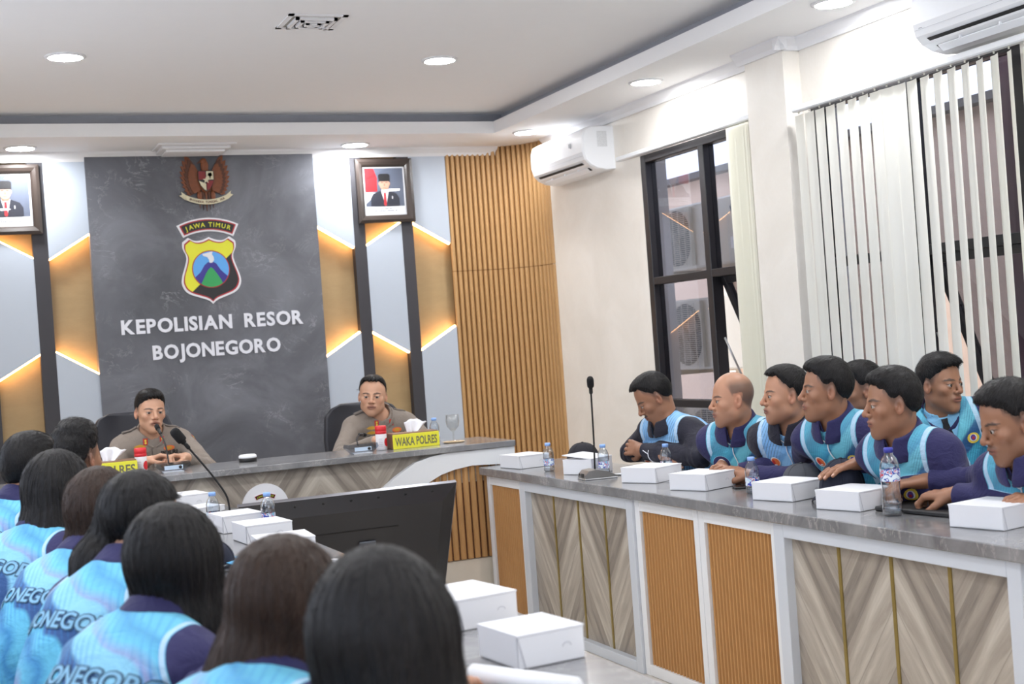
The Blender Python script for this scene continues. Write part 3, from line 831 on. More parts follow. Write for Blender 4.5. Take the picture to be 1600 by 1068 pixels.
# medallion on the presiding desk
md = MB(); cx, cz, r_ = 1.50, .690, .118
md.prism([(cx + r_ * cos(2 * pi * k / 40), cz + r_ * sin(2 * pi * k / 40)) for k in range(40)], 0, .012, 0, XZ(FYD))
make_shield(md, cx, cz - .022, .058, FYD - .012, .003); banner(md, cx, cz - .058, .058, FYD - .012, .003)
tag(md.build('desk_medallion', LOGO_M), 'round white medallion with a small JAWA TIMUR shield on the presiding desk front', 'emblem')

# ------------------------------------------------------------------ carved eagle
EG = [mat('carved_teak', srgb(126, 70, 38), .5, var=.25, scale=60), mat('carved_teak_dark', srgb(88, 50, 32), .55, var=.2, scale=60),
      mat('ivory_paint', srgb(214, 206, 176), .5), mat('dark_red_paint', srgb(130, 36, 40), .5), mat('eagle_black', srgb(40, 38, 40), .5), mat('eagle_green', srgb(58, 96, 62), .5)]
eg = empty('carved_eagle', (1.783, WY - .03, 2.628), 0, 'carved wooden eagle with shield and ribbon at the top of the stone panel', 'emblem')
def eXZ(): return Matrix(((1, 0, 0, 0), (0, 0, -1, 0), (0, 1, 0, 0), (0, 0, 0, 1)))
for s in (-1, 1):
    w_ = MB()
    for L_ in range(3):
        for k in range(9):
            a = radians(56 - k * 9.5); R1 = (.205 - .035 * L_) * (1 - .050 * k); c0 = Vector((.022, .01 - .006 * k, 0))
            d = Vector((cos(a) * .92, sin(a), 0)); p = Vector((-d.y, d.x, 0)); wd_ = .017
            pts = [c0 + d * .02 - p * wd_ * .6, c0 + d * R1 * .85 - p * wd_, c0 + d * R1, c0 + d * R1 * .85 + p * wd_, c0 + d * .02 + p * wd_ * .6]
            poly = [(q.x * s, q.y) for q in pts]
            if s < 0: poly = poly[::-1]
            w_.prism(poly, .006 * L_ + .0006 * k, .008 * L_ + .008 + .0006 * k, L_ % 2 if L_ < 2 else 0, eXZ())
    w_.build('wing', EG, eg)
bd = MB()
def ellip(m, cx, cz, cy, rx, rz, ry, mi, n=16):
    prof = [(sin(pi * k / 8), -cos(pi * k / 8)) for k in range(1, 8)]
    m.lathe(prof, n, mi, Matrix.Translation((cx, cy, cz)) @ Matrix.Diagonal((rx, ry, rz, 1)))
ellip(bd, 0, .01, -.02, .048, .085, .022, 0); ellip(bd, -.002, .105, -.028, .026, .045, .02, 0); ellip(bd, -.008, .135, -.032, .022, .022, .018, 0)
bd.add([(-.028, -.035, .142), (-.052, -.035, .126), (-.05, -.035, .118), (-.026, -.035, .125), (-.028, -.03, .142), (-.026, -.028, .125)], [(0, 1, 2, 3), (0, 1, 4), (3, 2, 5)], 1)
for k in range(5): bd.prism([(-.04 + .02 * k - .01, -.06), (-.04 + .02 * k + .01, -.06), (-.045 + .0225 * k, -.175 - .01 * (2 - abs(k - 2)))], .002, .012, k % 2, eXZ())
for s in (-1, 1): ellip(bd, s * .045, -.09, -.015, .016, .04, .014, 0)
bd.build('body', EG, eg)
se = MB(); S = eXZ()
def sh2(px, pz): return px * .052, pz * .066 + .005
o_ = [(-1, 1), (1, 1), (1, .1), (.75, -.5), (.3, -.95), (0, -1.1), (-.3, -.95), (-.75, -.5), (-1, .1)]
se.prism([sh2(x, z) for x, z in o_][::-1], .038, .046, 4, S)
def q_(pts, mi): se.prism([sh2(x, z) for x, z in pts][::-1], .046, .048, mi, S)
q_([(-.93, .93), (-.05, .93), (-.05, .1), (-.93, .1)], 3); q_([(.05, .93), (.93, .93), (.93, .1), (.05, .1)], 2)
q_([(-.93, -.02), (-.05, -.3), (-.05, -1.0), (-.3, -.88), (-.7, -.48)], 2); q_([(.05, -.02), (.93, .0), (.7, -.48), (.3, -.88), (.05, -1.0)], 3)
q_([(.3, .75), (.7, .8), (.82, .55), (.6, .4), (.55, .2), (.45, .2), (.42, .42), (.2, .5)], 5)
se.prism([((.024 if k % 2 == 0 else .010) * sin(pi * k / 5), .008 + (.024 if k % 2 == 0 else .010) * cos(pi * k / 5)) for k in range(10)][::-1], .048, .051, 2, S)
se.build('shield', EG, eg)
rb = MB()
rb.prism(arc_band(0, .10, -.262, -.228, .42)[::-1], .02, .03, 2, S) if False else None
def rib(u): t = u * .47; return (.30 * sin(t), .165 - .30 * cos(t))
n = 16; o_ = [rib(-1 + 2 * k / n) for k in range(n + 1)]
poly = [(x, z + .016) for x, z in o_] + [(x, z - .016) for x, z in o_[::-1]]
rb.prism(poly[::-1], .022, .03, 2, S)
for s in (-1, 1):
    pt = [(s * .13, -.09), (s * .165, -.062), (s * .16, -.082), (s * .178, -.088), (s * .14, -.118)]
    rb.prism(pt if s < 0 else pt[::-1], .014, .022, 2, S)
for i, ch in enumerate('BHINNEKA TUNGGAL IKA'):
    if ch == ' ': continue
    u = -.82 + 1.64 * i / 19; x, z = rib(u); vs, fs = text_geo(ch, .020, .0006)
    rb.add(vs, fs, 1, M=S @ Matrix.Translation((x, z - .007, .0305)) @ Matrix.Rotation(u * .47, 4, 'Z'))
rb.build('ribbon', EG, eg)

# ------------------------------------------------------------------ portraits
PM = [mat('photo_white', srgb(222, 224, 228), .5, var=.01), mat('photo_slate', srgb(92, 100, 118), .5), mat('photo_suit', srgb(40, 42, 54), .5), mat('photo_skin', srgb(196, 152, 130), .5),
      mat('photo_red', srgb(178, 40, 48), .5), mat('photo_cap', srgb(24, 24, 28), .5), mat('photo_ink', srgb(120, 124, 132), .5), mat('photo_hair', srgb(150, 110, 92), .5), mat('photo_shade', srgb(160, 116, 96), .5)]
def portrait(x0, x1, z0, z1, label, flag, dx):
    y = WY - .012
    o = empty('portrait', ((x0 + x1) / 2, y, (z0 + z1) / 2), 0, label, 'picture')
    W, H = (x1 - x0) / 2, (z1 - z0) / 2; f = .052
    fr = MB()
    prof = [(0, 0), (0, .028), (.02, .034), (.04, .026), (f, .014), (f, 0)]
    S = eXZ(); n = len(prof); vs = []
    for sx, sz in ((-1, -1), (1, -1), (1, 1), (-1, 1)):
        for d, t in prof: vs.append((sx * (W - d), -t, sz * (H - d)))
    fs = []
    for c_ in range(4):
        for i in range(n): fs.append((c_ * n + i, ((c_ + 1) % 4) * n + i, ((c_ + 1) % 4) * n + (i + 1) % n, c_ * n + (i + 1) % n))
    fr.add(vs, fs); fr.build('frame', mat('dark_wood_frame', srgb(58, 50, 46), .3), o)
    ph = MB(); w, h = W - f - .002, H - f - .002
    ph.prism([(-w, -h), (w, -h), (w, h), (-w, h)], .0005, .004, 0, S)
    a, b_ = w - .012, h - .010; zb = -h + .062
    ph.prism([(-a, zb), (a, zb), (a, b_), (-a, b_)], .004, .0045, 1, S)
    T = Matrix.Translation((dx, 0, 0))
    def L(pts, mi, k): ph.prism([(min(a, max(-a, x + dx)), max(zb, z)) for x, z in pts], .0045 + .0004 * k, .0049 + .0004 * k, mi, S)
    if flag:
        L([(-a - dx, b_), (-a - dx, zb + .10), (-.055, zb + .105), (-.05, zb + .20), (-.075, b_)][::-1], 4, 0)
        L([(-a - dx, zb + .10), (-a - dx, zb + .02), (-.045, zb + .095)][::-1], 0, 1)
    sh = .105
    L([(-sh, zb), (sh, zb), (sh, zb + .055), (.085, zb + .088), (.03, zb + .11), (-.03, zb + .11), (-.085, zb + .088), (-sh, zb + .055)], 2, 2)
    L([(-.028, zb + .11), (0, zb + .0), (.004, zb + 0), (.03, zb + .11)], 0, 3)
    L([(-.008, zb + .095), (-.012, zb + .01), (0, zb), (.010, zb + .01), (.007, zb + .095)], 4, 4)
    L([(-.022, zb + .10), (.022, zb + .10), (.024, zb + .13), (-.024, zb + .13)], 8, 5)
    fc = [(.037 * cos(2 * pi * k / 24), zb + .157 + .046 * sin(2 * pi * k / 24)) for k in range(24)]
    L(fc, 3, 6)
    for s in (-1, 1):
        L([(s * .006, zb + .165), (s * .025, zb + .165), (s * .023, zb + .169), (s * .008, zb + .169)][::s], 5, 7)
        L([(s * .037, zb + .145), (s * .042, zb + .155), (s * .042, zb + .165), (s * .037, zb + .168)][::s], 3, 7)
    L([(-.005, zb + .142), (.006, zb + .142), (.003, zb + .16), (-.002, zb + .16)], 8, 7); L([(-.012, zb + .131), (.012, zb + .131), (.009, zb + .126), (-.009, zb + .126)], 8, 7)
    L([(-.040, zb + .175), (.040, zb + .175), (.042, zb + .218), (.030, zb + .228), (-.030, zb + .228), (-.042, zb + .218)], 5, 8)
    L([(.05, zb + .05), (.056, zb + .05), (.057, zb + .07), (.05, zb + .07)], 0, 8)
    for k, (ww, t) in enumerate(((.34, -.020), (.60, -.034))):
        n_ = 14
        for i in range(n_):
            if (i * 7 + k) % 5 == 0: continue
            xx = (-ww + 2 * ww * i / n_) * a; ph.prism([(xx, zb + t), (xx + ww * a / n_ * 1.5, zb + t), (xx + ww * a / n_ * 1.5, zb + t + .006), (xx, zb + t + .006)], .004, .0044, 6, S)
    ph.build('photograph', PM, o)
    MB().box(-w, w, -.0125, -.0110, -h, h).build('glass', M_PGLASS, o)
M_PGLASS = m_glass('picture_glass', (.98, .98, .98), .9)
portrait(2.827, 3.24, 2.318, 2.765, 'dark-framed portrait of a man in black cap with a red flag behind him', True, 0)
portrait(.315, .735, 2.322, 2.765, 'dark-framed portrait at the left edge, man in cap and red tie', False, .0)

# ------------------------------------------------------------------ television on the floor, seen from behind
TVX0, TVX1 = 1.215, 2.235
tv = empty('television', ((TVX0 + TVX1) / 2, 6.10, .79), 0, 'large black flat television standing between the desks, seen from behind', 'television')
tilt = radians(27); W = (TVX1 - TVX0) / 2; H = .62
Rt = Matrix.Rotation(-tilt, 4, 'X')   # lower edge goes away from the camera
def Tm(): return Rt
Rt = Matrix(((1, 0, 0, 0), (0, cos(tilt), -sin(tilt), 0), (0, sin(tilt), cos(tilt), 0), (0, 0, 0, 1)))
m = MB()
vs = [(-W, .0, 0), (W, .0, 0), (W, .0, -H), (-W, .0, -H), (-W, -.012, 0), (W, -.012, 0), (W, -.012, -H), (-W, -.012, -H),
      (-W + .07, -.045, -.07), (W - .07, -.045, -.07), (W - .07, -.045, -H + .03), (-W + .07, -.045, -H + .03)]
m.add(vs, [(0, 1, 5, 4), (1, 2, 6, 5), (2, 3, 7, 6), (3, 0, 4, 7), (4, 5, 9, 8), (5, 6, 10, 9), (6, 7, 11, 10), (7, 4, 8, 11), (8, 9, 10, 11)], M=Rt)
M_TV = mat('tv_black_shell', srgb(40, 40, 44), .28, var=.03, scale=300)
shell = m.build('back_shell', M_TV, tv)
MB().box(-W, W, .0, .006, -H, 0, M=Rt).build('screen', mat('tv_screen', (.01, .01, .012), .08), tv)
MB().rbox(-W - .003, W + .003, -.013, .008, 0, .003, .001, M=Rt).rbox(-W - .003, -W, -.013, .008, -H, 0, .001, M=Rt).rbox(W, W + .003, -.013, .008, -H, 0, .001, M=Rt).build('bezel', mat('tv_edge_metal', srgb(140, 140, 146), .3, .8), tv)
sc = MB()
for k in range(7): x = -W + .12 + k * (2 * W - .24) / 6; sc.lathe([(.006, 0), (.006, .004)], 10, M=Rt @ Matrix.Translation((x, -.022, -.025)) @ Matrix.Rotation(pi / 2, 4, 'X'))
for k in range(3): z = -.14 - k * .18; sc.lathe([(.006, 0), (.006, .004)], 10, M=Rt @ Matrix.Translation((W - .02, -.016, z)) @ Matrix.Rotation(pi / 2, 4, 'X'))
MB().box(-W + .15, W - .28, -.0465, -.0452, -.180, -.174, M=Rt).build('seam', mat('tv_seam', (.004, .004, .005), .5), shell)
sc.build('screws', mat('tv_screw', (.004, .004, .005), .5), shell)
br = MB().rbox(.065, .105, -.075, -.045, -.44, -.26, .004, M=Rt).rbox(.045, .125, -.055, -.045, -.27, -.24, .003, M=Rt)
br.build('mount_bracket', mat('bracket_grey', srgb(92, 96, 104), .45, .4), tv)
sd = MB(); P0 = Rt @ Vector((0, -.03, -H + .03))
sd.box(-.30, .30, .02, .34, -.789, -.76).box(-.05, .05, .14, .20, -.76, P0.z + .1)
sd.build('stand', mat('tv_stand', srgb(34, 34, 36), .4), tv)

# ------------------------------------------------------------------ white snack boxes
M_BOX = mat('white_card', srgb(226, 227, 231), .55, var=.01)
M_CRE = mat('card_crease', srgb(172, 174, 182), .7)
def snack_box(x, y, z, rz, label, group=None, w=.19, d=.19, h=.066, lift=0):
    o = empty('snack_box', (x, y, z), rz, label, 'box', group)
    MB().rbox(-w / 2 + .001, w / 2 - .001, -d / 2 + .001, d / 2 - .001, 0.0005, h - .004, .0015).build('tray', M_BOX, o)
    l = MB()
    l.add([(-w / 2, -d / 2, h), (w / 2, -d / 2, h + lift * 0), (w / 2, d / 2, h + lift), (-w / 2, d / 2, h + lift), (-w / 2, -d / 2, h - .004), (w / 2, -d / 2, h - .004), (w / 2, d / 2, h - .004 + lift), (-w / 2, d / 2, h - .004 + lift)],
          [(0, 1, 2, 3), (7, 6, 5, 4), (0, 1, 5, 4), (1, 2, 6, 5), (2, 3, 7, 6), (3, 0, 4, 7)])
    # front tuck flaps with slanting cut edges
    l.add([(-w / 2 - .0008, -d / 2 + .002, h - .003), (-w / 2 - .0008, d / 2 - .002, h - .003), (-w / 2 - .0008, d / 2 - .012, .004), (-w / 2 - .0008, -d / 2 + .002, .004)], [(0, 1, 2, 3)])
    l.build('lid', M_BOX, o)
    cr = MB()
    cr.add([(-w / 2 + .0, -d / 2 - .0012, h - .004), (-w / 2 + .0015, -d / 2 - .0012, h - .004), (-w / 2 + .016, -d / 2 - .0012, .002), (-w / 2 + .0135, -d / 2 - .0012, .002)], [(0, 1, 2, 3)])
    n = 8
    pts = [(w * .22 + .010 * cos(pi * k / n), -d / 2 - .0012, h * .45 + .008 * sin(pi * k / n)) for k in range(n + 1)]
    cr.tube(pts, .0005, 4)
    cr.build('crease', M_CRE, o)
    return o
ZD = .7765
snack_box(2.79, 6.56, ZD, radians(8), 'white snack box at the far corner of the right desk', w=.18, d=.20)
snack_box(2.845, 5.93, ZD, radians(28), 'white snack box with a sloping lid behind the right microphone', w=.17, d=.17, h=.075, lift=.018)
snack_box(2.86, 5.33, ZD, radians(24), 'white snack box in front of the bald man')
snack_box(2.85, 4.885, ZD, radians(20), 'white snack box beside the clasped hands on the right desk')
snack_box(2.875, 4.31, ZD, radians(16), 'white snack box in front of the grey cap')
snack_box(2.87, 3.905, ZD, radians(14), 'white snack box left of the large water bottle')
snack_box(2.88, 3.245, ZD, radians(12), 'nearest white snack box on the right desk, at the right edge of the frame', h=.068)
snack_box(1.055, 5.36, ZD, radians(6), 'white snack box at the foot of the tall microphone, farther one', w=.16, d=.19)
snack_box(1.07, 4.97, ZD, radians(4), 'white snack box with a round thumb tab, in front of the television', w=.17, d=.19)
snack_box(1.035, 4.50, ZD, radians(-4), 'white snack box just behind the second woman, under her crown line', w=.18, d=.2)
snack_box(1.125, 3.06, ZD, radians(8), 'white snack box right of the nearest woman, at the desk corner', w=.16, d=.21, h=.072)
snack_box(1.095, 2.61, ZD, radians(6), 'white snack box nearest the camera on the left desk', w=.155, d=.17, h=.068)
snack_box(1.03, 6.40, ZD, radians(8), 'white snack box far down the left desk, below the officer with a microphone', w=.18, d=.2)
snack_box(1.03, 6.06, ZD, radians(20), 'flat white snack box lying beside the black case on the left desk', w=.18, d=.16, h=.035)

# ------------------------------------------------------------------ bottles
def m_pet():
    m = m_glass('clear_plastic', (.95, .965, .98), 3.5); return m
M_PET = m_pet()
M_WATER = m_glass('water', (.93, .95, .97), 1.2)
M_CAPB = mat('light_blue_cap', srgb(140, 178, 236), .4); M_CAPD = mat('royal_blue_cap', srgb(56, 62, 156), .4)
def m_label():
    t = NT('bottle_label'); co = t.coord()
    n = t.noise(t.mapping(co, (60, 60, 60)), 1.0, 1)
    t.set(color=t.ramp(n, [(.0, srgb(228, 236, 244)), (.40, srgb(206, 226, 240)), (.47, srgb(60, 74, 170)), (.54, srgb(226, 232, 244)), (.60, srgb(206, 60, 84)), (.66, srgb(120, 190, 220))], 'CONSTANT'), rough=.35)
    return t.m
M_LABEL = m_label()
def bottle(x, y, z, label, big=False, fill=.35, group=None):
    o = empty('water_bottle', (x, y, z), random.uniform(0, 6), label, 'bottle', group)
    if big:
        R_, H_ = .031, .215
        prof = [(.0, .0), (.024, 0), (.031, .006), (.031, .03), (.0295, .034), (.031, .038), (.031, .05), (.0295, .054), (.031, .06), (.029, .09), (.031, .115), (.031, .155), (.030, .165), (.024, .183), (.014, .196), (.013, .205)]
        lab = (.0316, .112, .152); cap = (.0148, .203, .219)
    else:
        prof = [(.0, 0), (.020, 0), (.0265, .005), (.0265, .022), (.025, .026), (.0265, .03), (.0265, .05), (.0245, .057), (.0265, .064), (.027, .078), (.0265, .092), (.021, .108), (.0135, .119), (.0125, .126)]
        lab = (.0272, .030, .062); cap = (.0142, .124, .139)
    inner = [(max(0, r - .0012), zz + .0012) for r, zz in prof]
    MB().lathe(prof + inner[::-1], 28, cap=False).build('body', M_PET, o)
    hz = prof[-1][1] * fill
    wp = [(r, zz) for r, zz in inner if zz < hz]; wp.append((np.interp(hz, [q[1] for q in inner], [q[0] for q in inner]), hz)); wp.append((0, hz))
    MB().lathe([(max(0, r - .0004), zz + .0003) for r, zz in wp], 24, cap=False).build('water', M_WATER, o)
    a = MB(); n = 20; vs = []
    for k in range(n + 1):
        t = 2 * pi * k / n * .93; vs += [(lab[0] * cos(t), lab[0] * sin(t), lab[1]), (lab[0] * cos(t), lab[0] * sin(t), lab[2])]
    a.add(vs, [(2 * k, 2 * k + 2, 2 * k + 3, 2 * k + 1) for k in range(n)], 0, True).build('label', M_LABEL, o)
    c_ = MB(); nn = 28
    c_.lathe([(cap[0], cap[1]), (cap[0], cap[2] - .002), (cap[0] - .002, cap[2]), (0, cap[2])], nn)
    c_.build('bottle_cap', M_CAPD if big else M_CAPB, o)
    return o
bottle(2.765, 6.20, ZD, 'small water bottle beside the farthest snack box on the right desk', fill=.9)
bottle(2.86, 5.79, ZD, 'small water bottle just behind the right microphone stand', fill=.9)
bottle(3.02, 5.48, ZD, 'small water bottle in front of the man with crossed arms', fill=.9)
bottle(2.875, 4.55, ZD, 'nearly empty small water bottle in front of the clasped hands', fill=.25)
bottle(2.815, 3.64, ZD, 'large water bottle with dark blue cap on the right desk', big=True, fill=.19)
bottle(.88, 6.22, ZD, 'small water bottle on the left desk below the seated officer', fill=.8)
bottle(1.00, 5.52, ZD, 'small water bottle with pale blue cap by the black case on the left desk', fill=.8)
bottle(1.16, 5.26, ZD, 'small water bottle between the two snack boxes by the tall microphone', fill=.8)
bottle(2.515, 7.13, ZT + .0005, 'small water bottle beside the WAKA POLRES sign', fill=.9)

# ------------------------------------------------------------------ microphones
M_MIC = mat('mic_grey_metal', srgb(128, 126, 124), .3, .6); M_MICB = mat('mic_black', srgb(26, 26, 28), .5); M_FOAM = mat('foam_black', srgb(18, 18, 20), .95, scale=300, var=.4)
def gooseneck(x, y, z, rz, label, neck, head_r=.017, head_l=.055, base='wedge'):
    """neck: local polyline from the base to the head"""
    o = empty('conference_microphone', (x, y, z), rz, label, 'microphone')
    if base == 'wedge':
        b_ = MB(); P = [(-.075, 0), (.075, 0), (.075, .012), (.03, .034), (-.02, .044), (-.055, .04), (-.075, .02)]
        X = Matrix(((1, 0, 0, 0), (0, 0, 1, 0), (0, 1, 0, 0), (0, 0, 0, 1)))
        b_.prism(P[::-1], -.055, .055, 0, X); b_.build('base', M_MIC, o)
        MB().rbox(-.078, .078, -.058, .058, 0, .006, .002).build('base_plate', mat('mic_silver', srgb(186, 188, 190), .25, .6), o)
        MB().box(-.0765, -.0735, -.032, .0, .010, .028).lathe([(.005, 0), (.005, .003)], 12, M=Matrix.Translation((-.074, .025, .022)) @ Matrix.Rotation(-pi / 2, 4, 'Y')).build('button', M_MICB, o)
    elif base == 'acrylic':
        X = Matrix(((1, 0, 0, 0), (0, 0, -1, 0), (0, 1, 0, 0), (0, 0, 0, 1)))
        MB().prism([(-.05, 0), (.05, 0), (.085, .032), (.08, .05), (-.08, .05), (-.085, .032)], -.02, .055, 0, X).build('base', M_ACR, o)
        MB().box(-.045, .045, -.058, -.0555, .014, .034).build('display', mat('mic_display', srgb(196, 214, 232), .3), o)
        MB().lathe([(.008, 0), (.008, .003)], 14, M=Matrix.Translation((.032, -.0585, .024)) @ Matrix.Rotation(pi / 2, 4, 'X')).build('button', M_MICB, o)
        MB().rbox(-.05, .05, -.056, .02, 0, .004, .001).build('base_edge', mat('mic_edge_white', srgb(225, 228, 232), .3), o)
    n = MB(); pts = []
    for i in range(len(neck) - 1):
        for t in range(6): pts.append(tuple(Vector(neck[i]).lerp(Vector(neck[i + 1]), t / 6)))
    pts.append(neck[-1])
    for _ in range(6): pts = [pts[0]] + [tuple((Vector(pts[i - 1]) + Vector(pts[i]) * 2 + Vector(pts[i + 1])) / 4) for i in range(1, len(pts) - 1)] + [pts[-1]]
    n.tube(pts, .0042, 8); n.build('gooseneck', M_MICB, o)
    d = (Vector(pts[-1]) - Vector(pts[-3])).normalized()
    q = d.to_track_quat('Z', 'Y').to_matrix().to_4x4(); q.translation = Vector(pts[-1])
    hr, hl = head_r, head_l
    MB().lathe([(hr * .55, -.012), (hr * .6, -.002), (hr * .95, .0), (hr, hl * .25), (hr, hl * .75), (hr * .8, hl * .94), (hr * .35, hl), (0, hl)], 20, M=q).build('windscreen', M_FOAM, o)
    MB().lathe([(.006, -.045), (.0085, -.04), (.0085, -.004), (.006, 0)], 14, M=q).build('collar', M_MICB, o)
    return o
M_ACR = m_glass('smoked_acrylic', (.62, .66, .72), 1.6)
# right desk: leaning towards the window
gooseneck(2.76, 5.66, ZD, radians(-8), 'gooseneck microphone on a grey wedge base at the right desk', [(-.01, .0, .04), (-.008, -.01, .16), (-.035, -.10, .33), (-.060, -.18, .425)], .0155, .052)
# left desk: tall one leaning to the left
gooseneck(1.10, 5.70, ZD, radians(190), 'tall gooseneck microphone rising from the left desk over the black case', [(0, 0, .04), (.004, .0, .10), (.07, .005, .2), (.185, .02, .345)], .0205, .062)
gooseneck(1.085, 7.02, ZT + .0005, 0, 'smoked acrylic microphone unit at the hands of the speaking officer', [(-.01, .03, .04), (-.01, .07, .13), (-.025, .12, .185), (-.030, .16, .210)], .0125, .035, 'acrylic')
gooseneck(2.045, 6.98, ZT + .0005, 0, 'smoked acrylic microphone unit in front of the officer listening on the right', [(0, .03, .04), (.0, .06, .07), (.03, .10, .09), (.06, .13, .085)], .010, .03, 'acrylic')

# ------------------------------------------------------------------ things on the presiding desk
M_YEL = mat('sign_yellow', srgb(232, 226, 60), .35); M_INK = mat('sign_ink', srgb(110, 108, 80), .5)
M_BRN = m_wood('brown_wood', srgb(112, 78, 56), srgb(138, 100, 74), .4)
def name_sign(x, y, w, txt, rz, label):
    o = empty('name_sign', (x, y, ZT + .0005), rz, label, 'sign')
    h = .082
    MB().rbox(-w / 2, w / 2, .0, .115, 0, h, .003).build('tissue_holder', M_BRN, o)
    MB().rbox(-w / 2 - .002, w / 2 + .002, -.006, .0, 0, h - .006, .001).build('yellow_plate', M_YEL, o)
    vs, fs = text_geo(txt, .055, .0014)
    xs = [v[0] for v in vs]; k = (w * .92) / (max(xs) - min(xs))
    MB().add([(v[0] * k, -.0066, .016 + v[1] * 1.12) for v in vs], fs).build('writing', M_INK, o)
    ts = MB(); N = 13; K_ = 7; vs = []
    for j in range(K_):
        v = j / (K_ - 1)
        for i in range(N):
            u = i / (N - 1) - .5
            vs.append((u * (.045 + .085 * v) + .028 * v, .055 + .013 * sin(u * 11 + v * 1.5) * (1 - .3 * v) + .012 * v, h - .008 + v * .078 * (1 - .55 * abs(u + .12)) + .004 * sin(u * 17) * v))
    ts.add(vs, [(j * N + i, j * N + i + 1, (j + 1) * N + i + 1, (j + 1) * N + i) for j in range(K_ - 1) for i in range(N - 1)], 0, True)
    t_ = ts.build('tissue', mat('tissue_white', srgb(240, 240, 244), .9), o)
    sm = t_.modifiers.new('thickness', 'SOLIDIFY'); sm.thickness = .0015
    return o
name_sign(2.356, 6.985, .255, 'WAKA POLRES', 0, 'yellow WAKA POLRES name sign on a wooden tissue box')
name_sign(.785, 6.985, .255, 'KAPOLRES', 0, 'yellow KAPOLRES name sign on a wooden tissue box, partly hidden by heads')
def canister(x, y, label):
    o = empty('wipes_canister', (x, y, ZT + .0005), 0, label, 'canister'); o.scale = (.8, .8, .77)
    MB().lathe([(.0, 0), (.034, 0), (.037, .004), (.037, .108), (.035, .112)], 28).build('tub', mat('canister_white', srgb(236, 232, 234), .4), o)
    MB().lathe([(.036, .110), (.038, .112), (.038, .128), (.0365, .130), (.038, .132), (.038, .160), (.034, .166), (0, .166)], 28).build('lid', mat('canister_red', srgb(214, 42, 50), .35), o)
    b_ = MB(); vs = []; n = 16
    for k in range(n + 1):
        t = -1.35 + 1.15 * k / n; e = sqrt(max(0, 1 - (2 * k / n - 1) ** 2)); vs += [(.0376 * cos(t), .0376 * sin(t), .052 - .03 * e), (.0376 * cos(t), .0376 * sin(t), .052 + .03 * e)]
    b_.add(vs, [(2 * k, 2 * k + 2, 2 * k + 3, 2 * k + 1) for k in range(n)], 0, True); b_.build('label', MATS['canister_red'], o)
    b2 = MB()
    for j in range(5):
        vs = []
        for k in range(7): t = -2.35 + .7 * k / 6; vs += [(.0374 * cos(t), .0374 * sin(t), .075 - .012 * j), (.0374 * cos(t), .0374 * sin(t), .078 - .012 * j)]
        b2.add(vs, [(2 * k, 2 * k + 2, 2 * k + 3, 2 * k + 1) for k in range(6)])
    b2.build('small_print', mat('print_grey', srgb(180, 172, 182), .6), o)
canister(2.185, 7.05, 'red-lidded white wipes canister beside the WAKA POLRES sign')
canister(.948, 7.10, 'red-lidded white wipes canister beside the speaking officer')
o = empty('glass_goblet', (2.60, 7.07, ZT + .006), 0, 'stemmed glass goblet on a saucer at the end of the presiding desk', 'glass')
MB().lathe([(.0, .0), (.03, 0), (.03, .002), (.005, .006), (.004, .05), (.012, .058), (.032, .08), (.037, .11), (.034, .145), (.0325, .145), (.0355, .11), (.030, .082), (.010, .062), (0, .062)], 28, cap=False).build('bowl_and_stem', m_glass('goblet_glass', (.93, .93, .92), 1.8), o)
tag(MB().lathe([(0, 0), (.05, 0), (.062, .005), (.06, .006), (.05, .002), (0, .002)], 28, cap=False, M=Matrix.Translation((2.60, 7.07, ZT + .0005))).build('saucer', mat('saucer_tan', srgb(206, 184, 150), .35)), 'tan saucer under the glass goblet on the presiding desk', 'saucer')
o = empty('round_dispenser', (1.50, 7.19, ZT + .0005), .3, 'low round device with white top and black base on the empty presiding desk', 'device')
MB().lathe([(.0, 0), (.044, 0), (.046, .003), (.046, .018), (.044, .02)], 28).build('base', M_MICB, o)
MB().lathe([(.044, .0185), (.047, .021), (.046, .031), (.038, .037), (0, .037)], 28).build('cover', M_ACW, o)

# ------------------------------------------------------------------ small things on the desks
M_PAPER = mat('paper', srgb(236, 238, 242), .7, var=.01)
def sheet(x, y, rz, w, d, label, curl=.0):
    m = MB(); n = 6; vs = []
    for i in range(n + 1):
        t = i / n; vs += [(-w / 2 + w * t, -d / 2, .0008 + curl * (2 * t - 1) ** 2), (-w / 2 + w * t, d / 2, .0008 + curl * (2 * t - 1) ** 2)]
    m.add(vs, [(2 * i, 2 * i + 2, 2 * i + 3, 2 * i + 1) for i in range(n)], 0, True)
    o = m.build('paper_sheet', M_PAPER, None, (x, y, ZD)); o.rotation_euler[2] = rz
    s_ = o.modifiers.new('thickness', 'SOLIDIFY'); s_.thickness = .0006; s_.offset = 1
    tag(o, label, 'paper')
sheet(3.00, 5.62, .3, .21, .28, 'white sheet of paper between the microphone and the third snack box', .004)
sheet(2.99, 5.10, .2, .21, .26, 'white sheet of paper under the bald man\'s hands', .002)
sheet(.93, 4.40, -.4, .2, .26, 'white sheet of paper beside the blue cap brim', .003)
sheet(1.13, 4.16, .9, .16, .2, 'white paper showing between the two nearest heads', .004)
def phone(x, y, rz, label):
    o = empty('mobile_phone', (x, y, ZD), rz, label, 'phone')
    MB().rbox(-.038, .038, -.08, .08, 0, .008, .003).build('case', M_MICB, o); MB().rbox(-.034, .034, -.075, .075, .008, .0088, .0004).build('screen', mat('phone_screen', (.015, .016, .02), .06), o)
phone(2.985, 4.72, 1.2, 'black phone beside the clasped hands on the right desk')
phone(.80, 4.02, 1.0, 'black phone on the left desk in front of the person with thin hair strands')
phone(3.02, 5.70, .8, 'dark phone lying left of the small bottle near the crossed arms') if False else None
tray = MB().rbox(-.12, .12, -.17, .17, 0, .016, .004); tr = tray.build('black_folder', M_MICB, None, (2.985, 3.62, ZD)); tr.rotation_euler[2] = .12
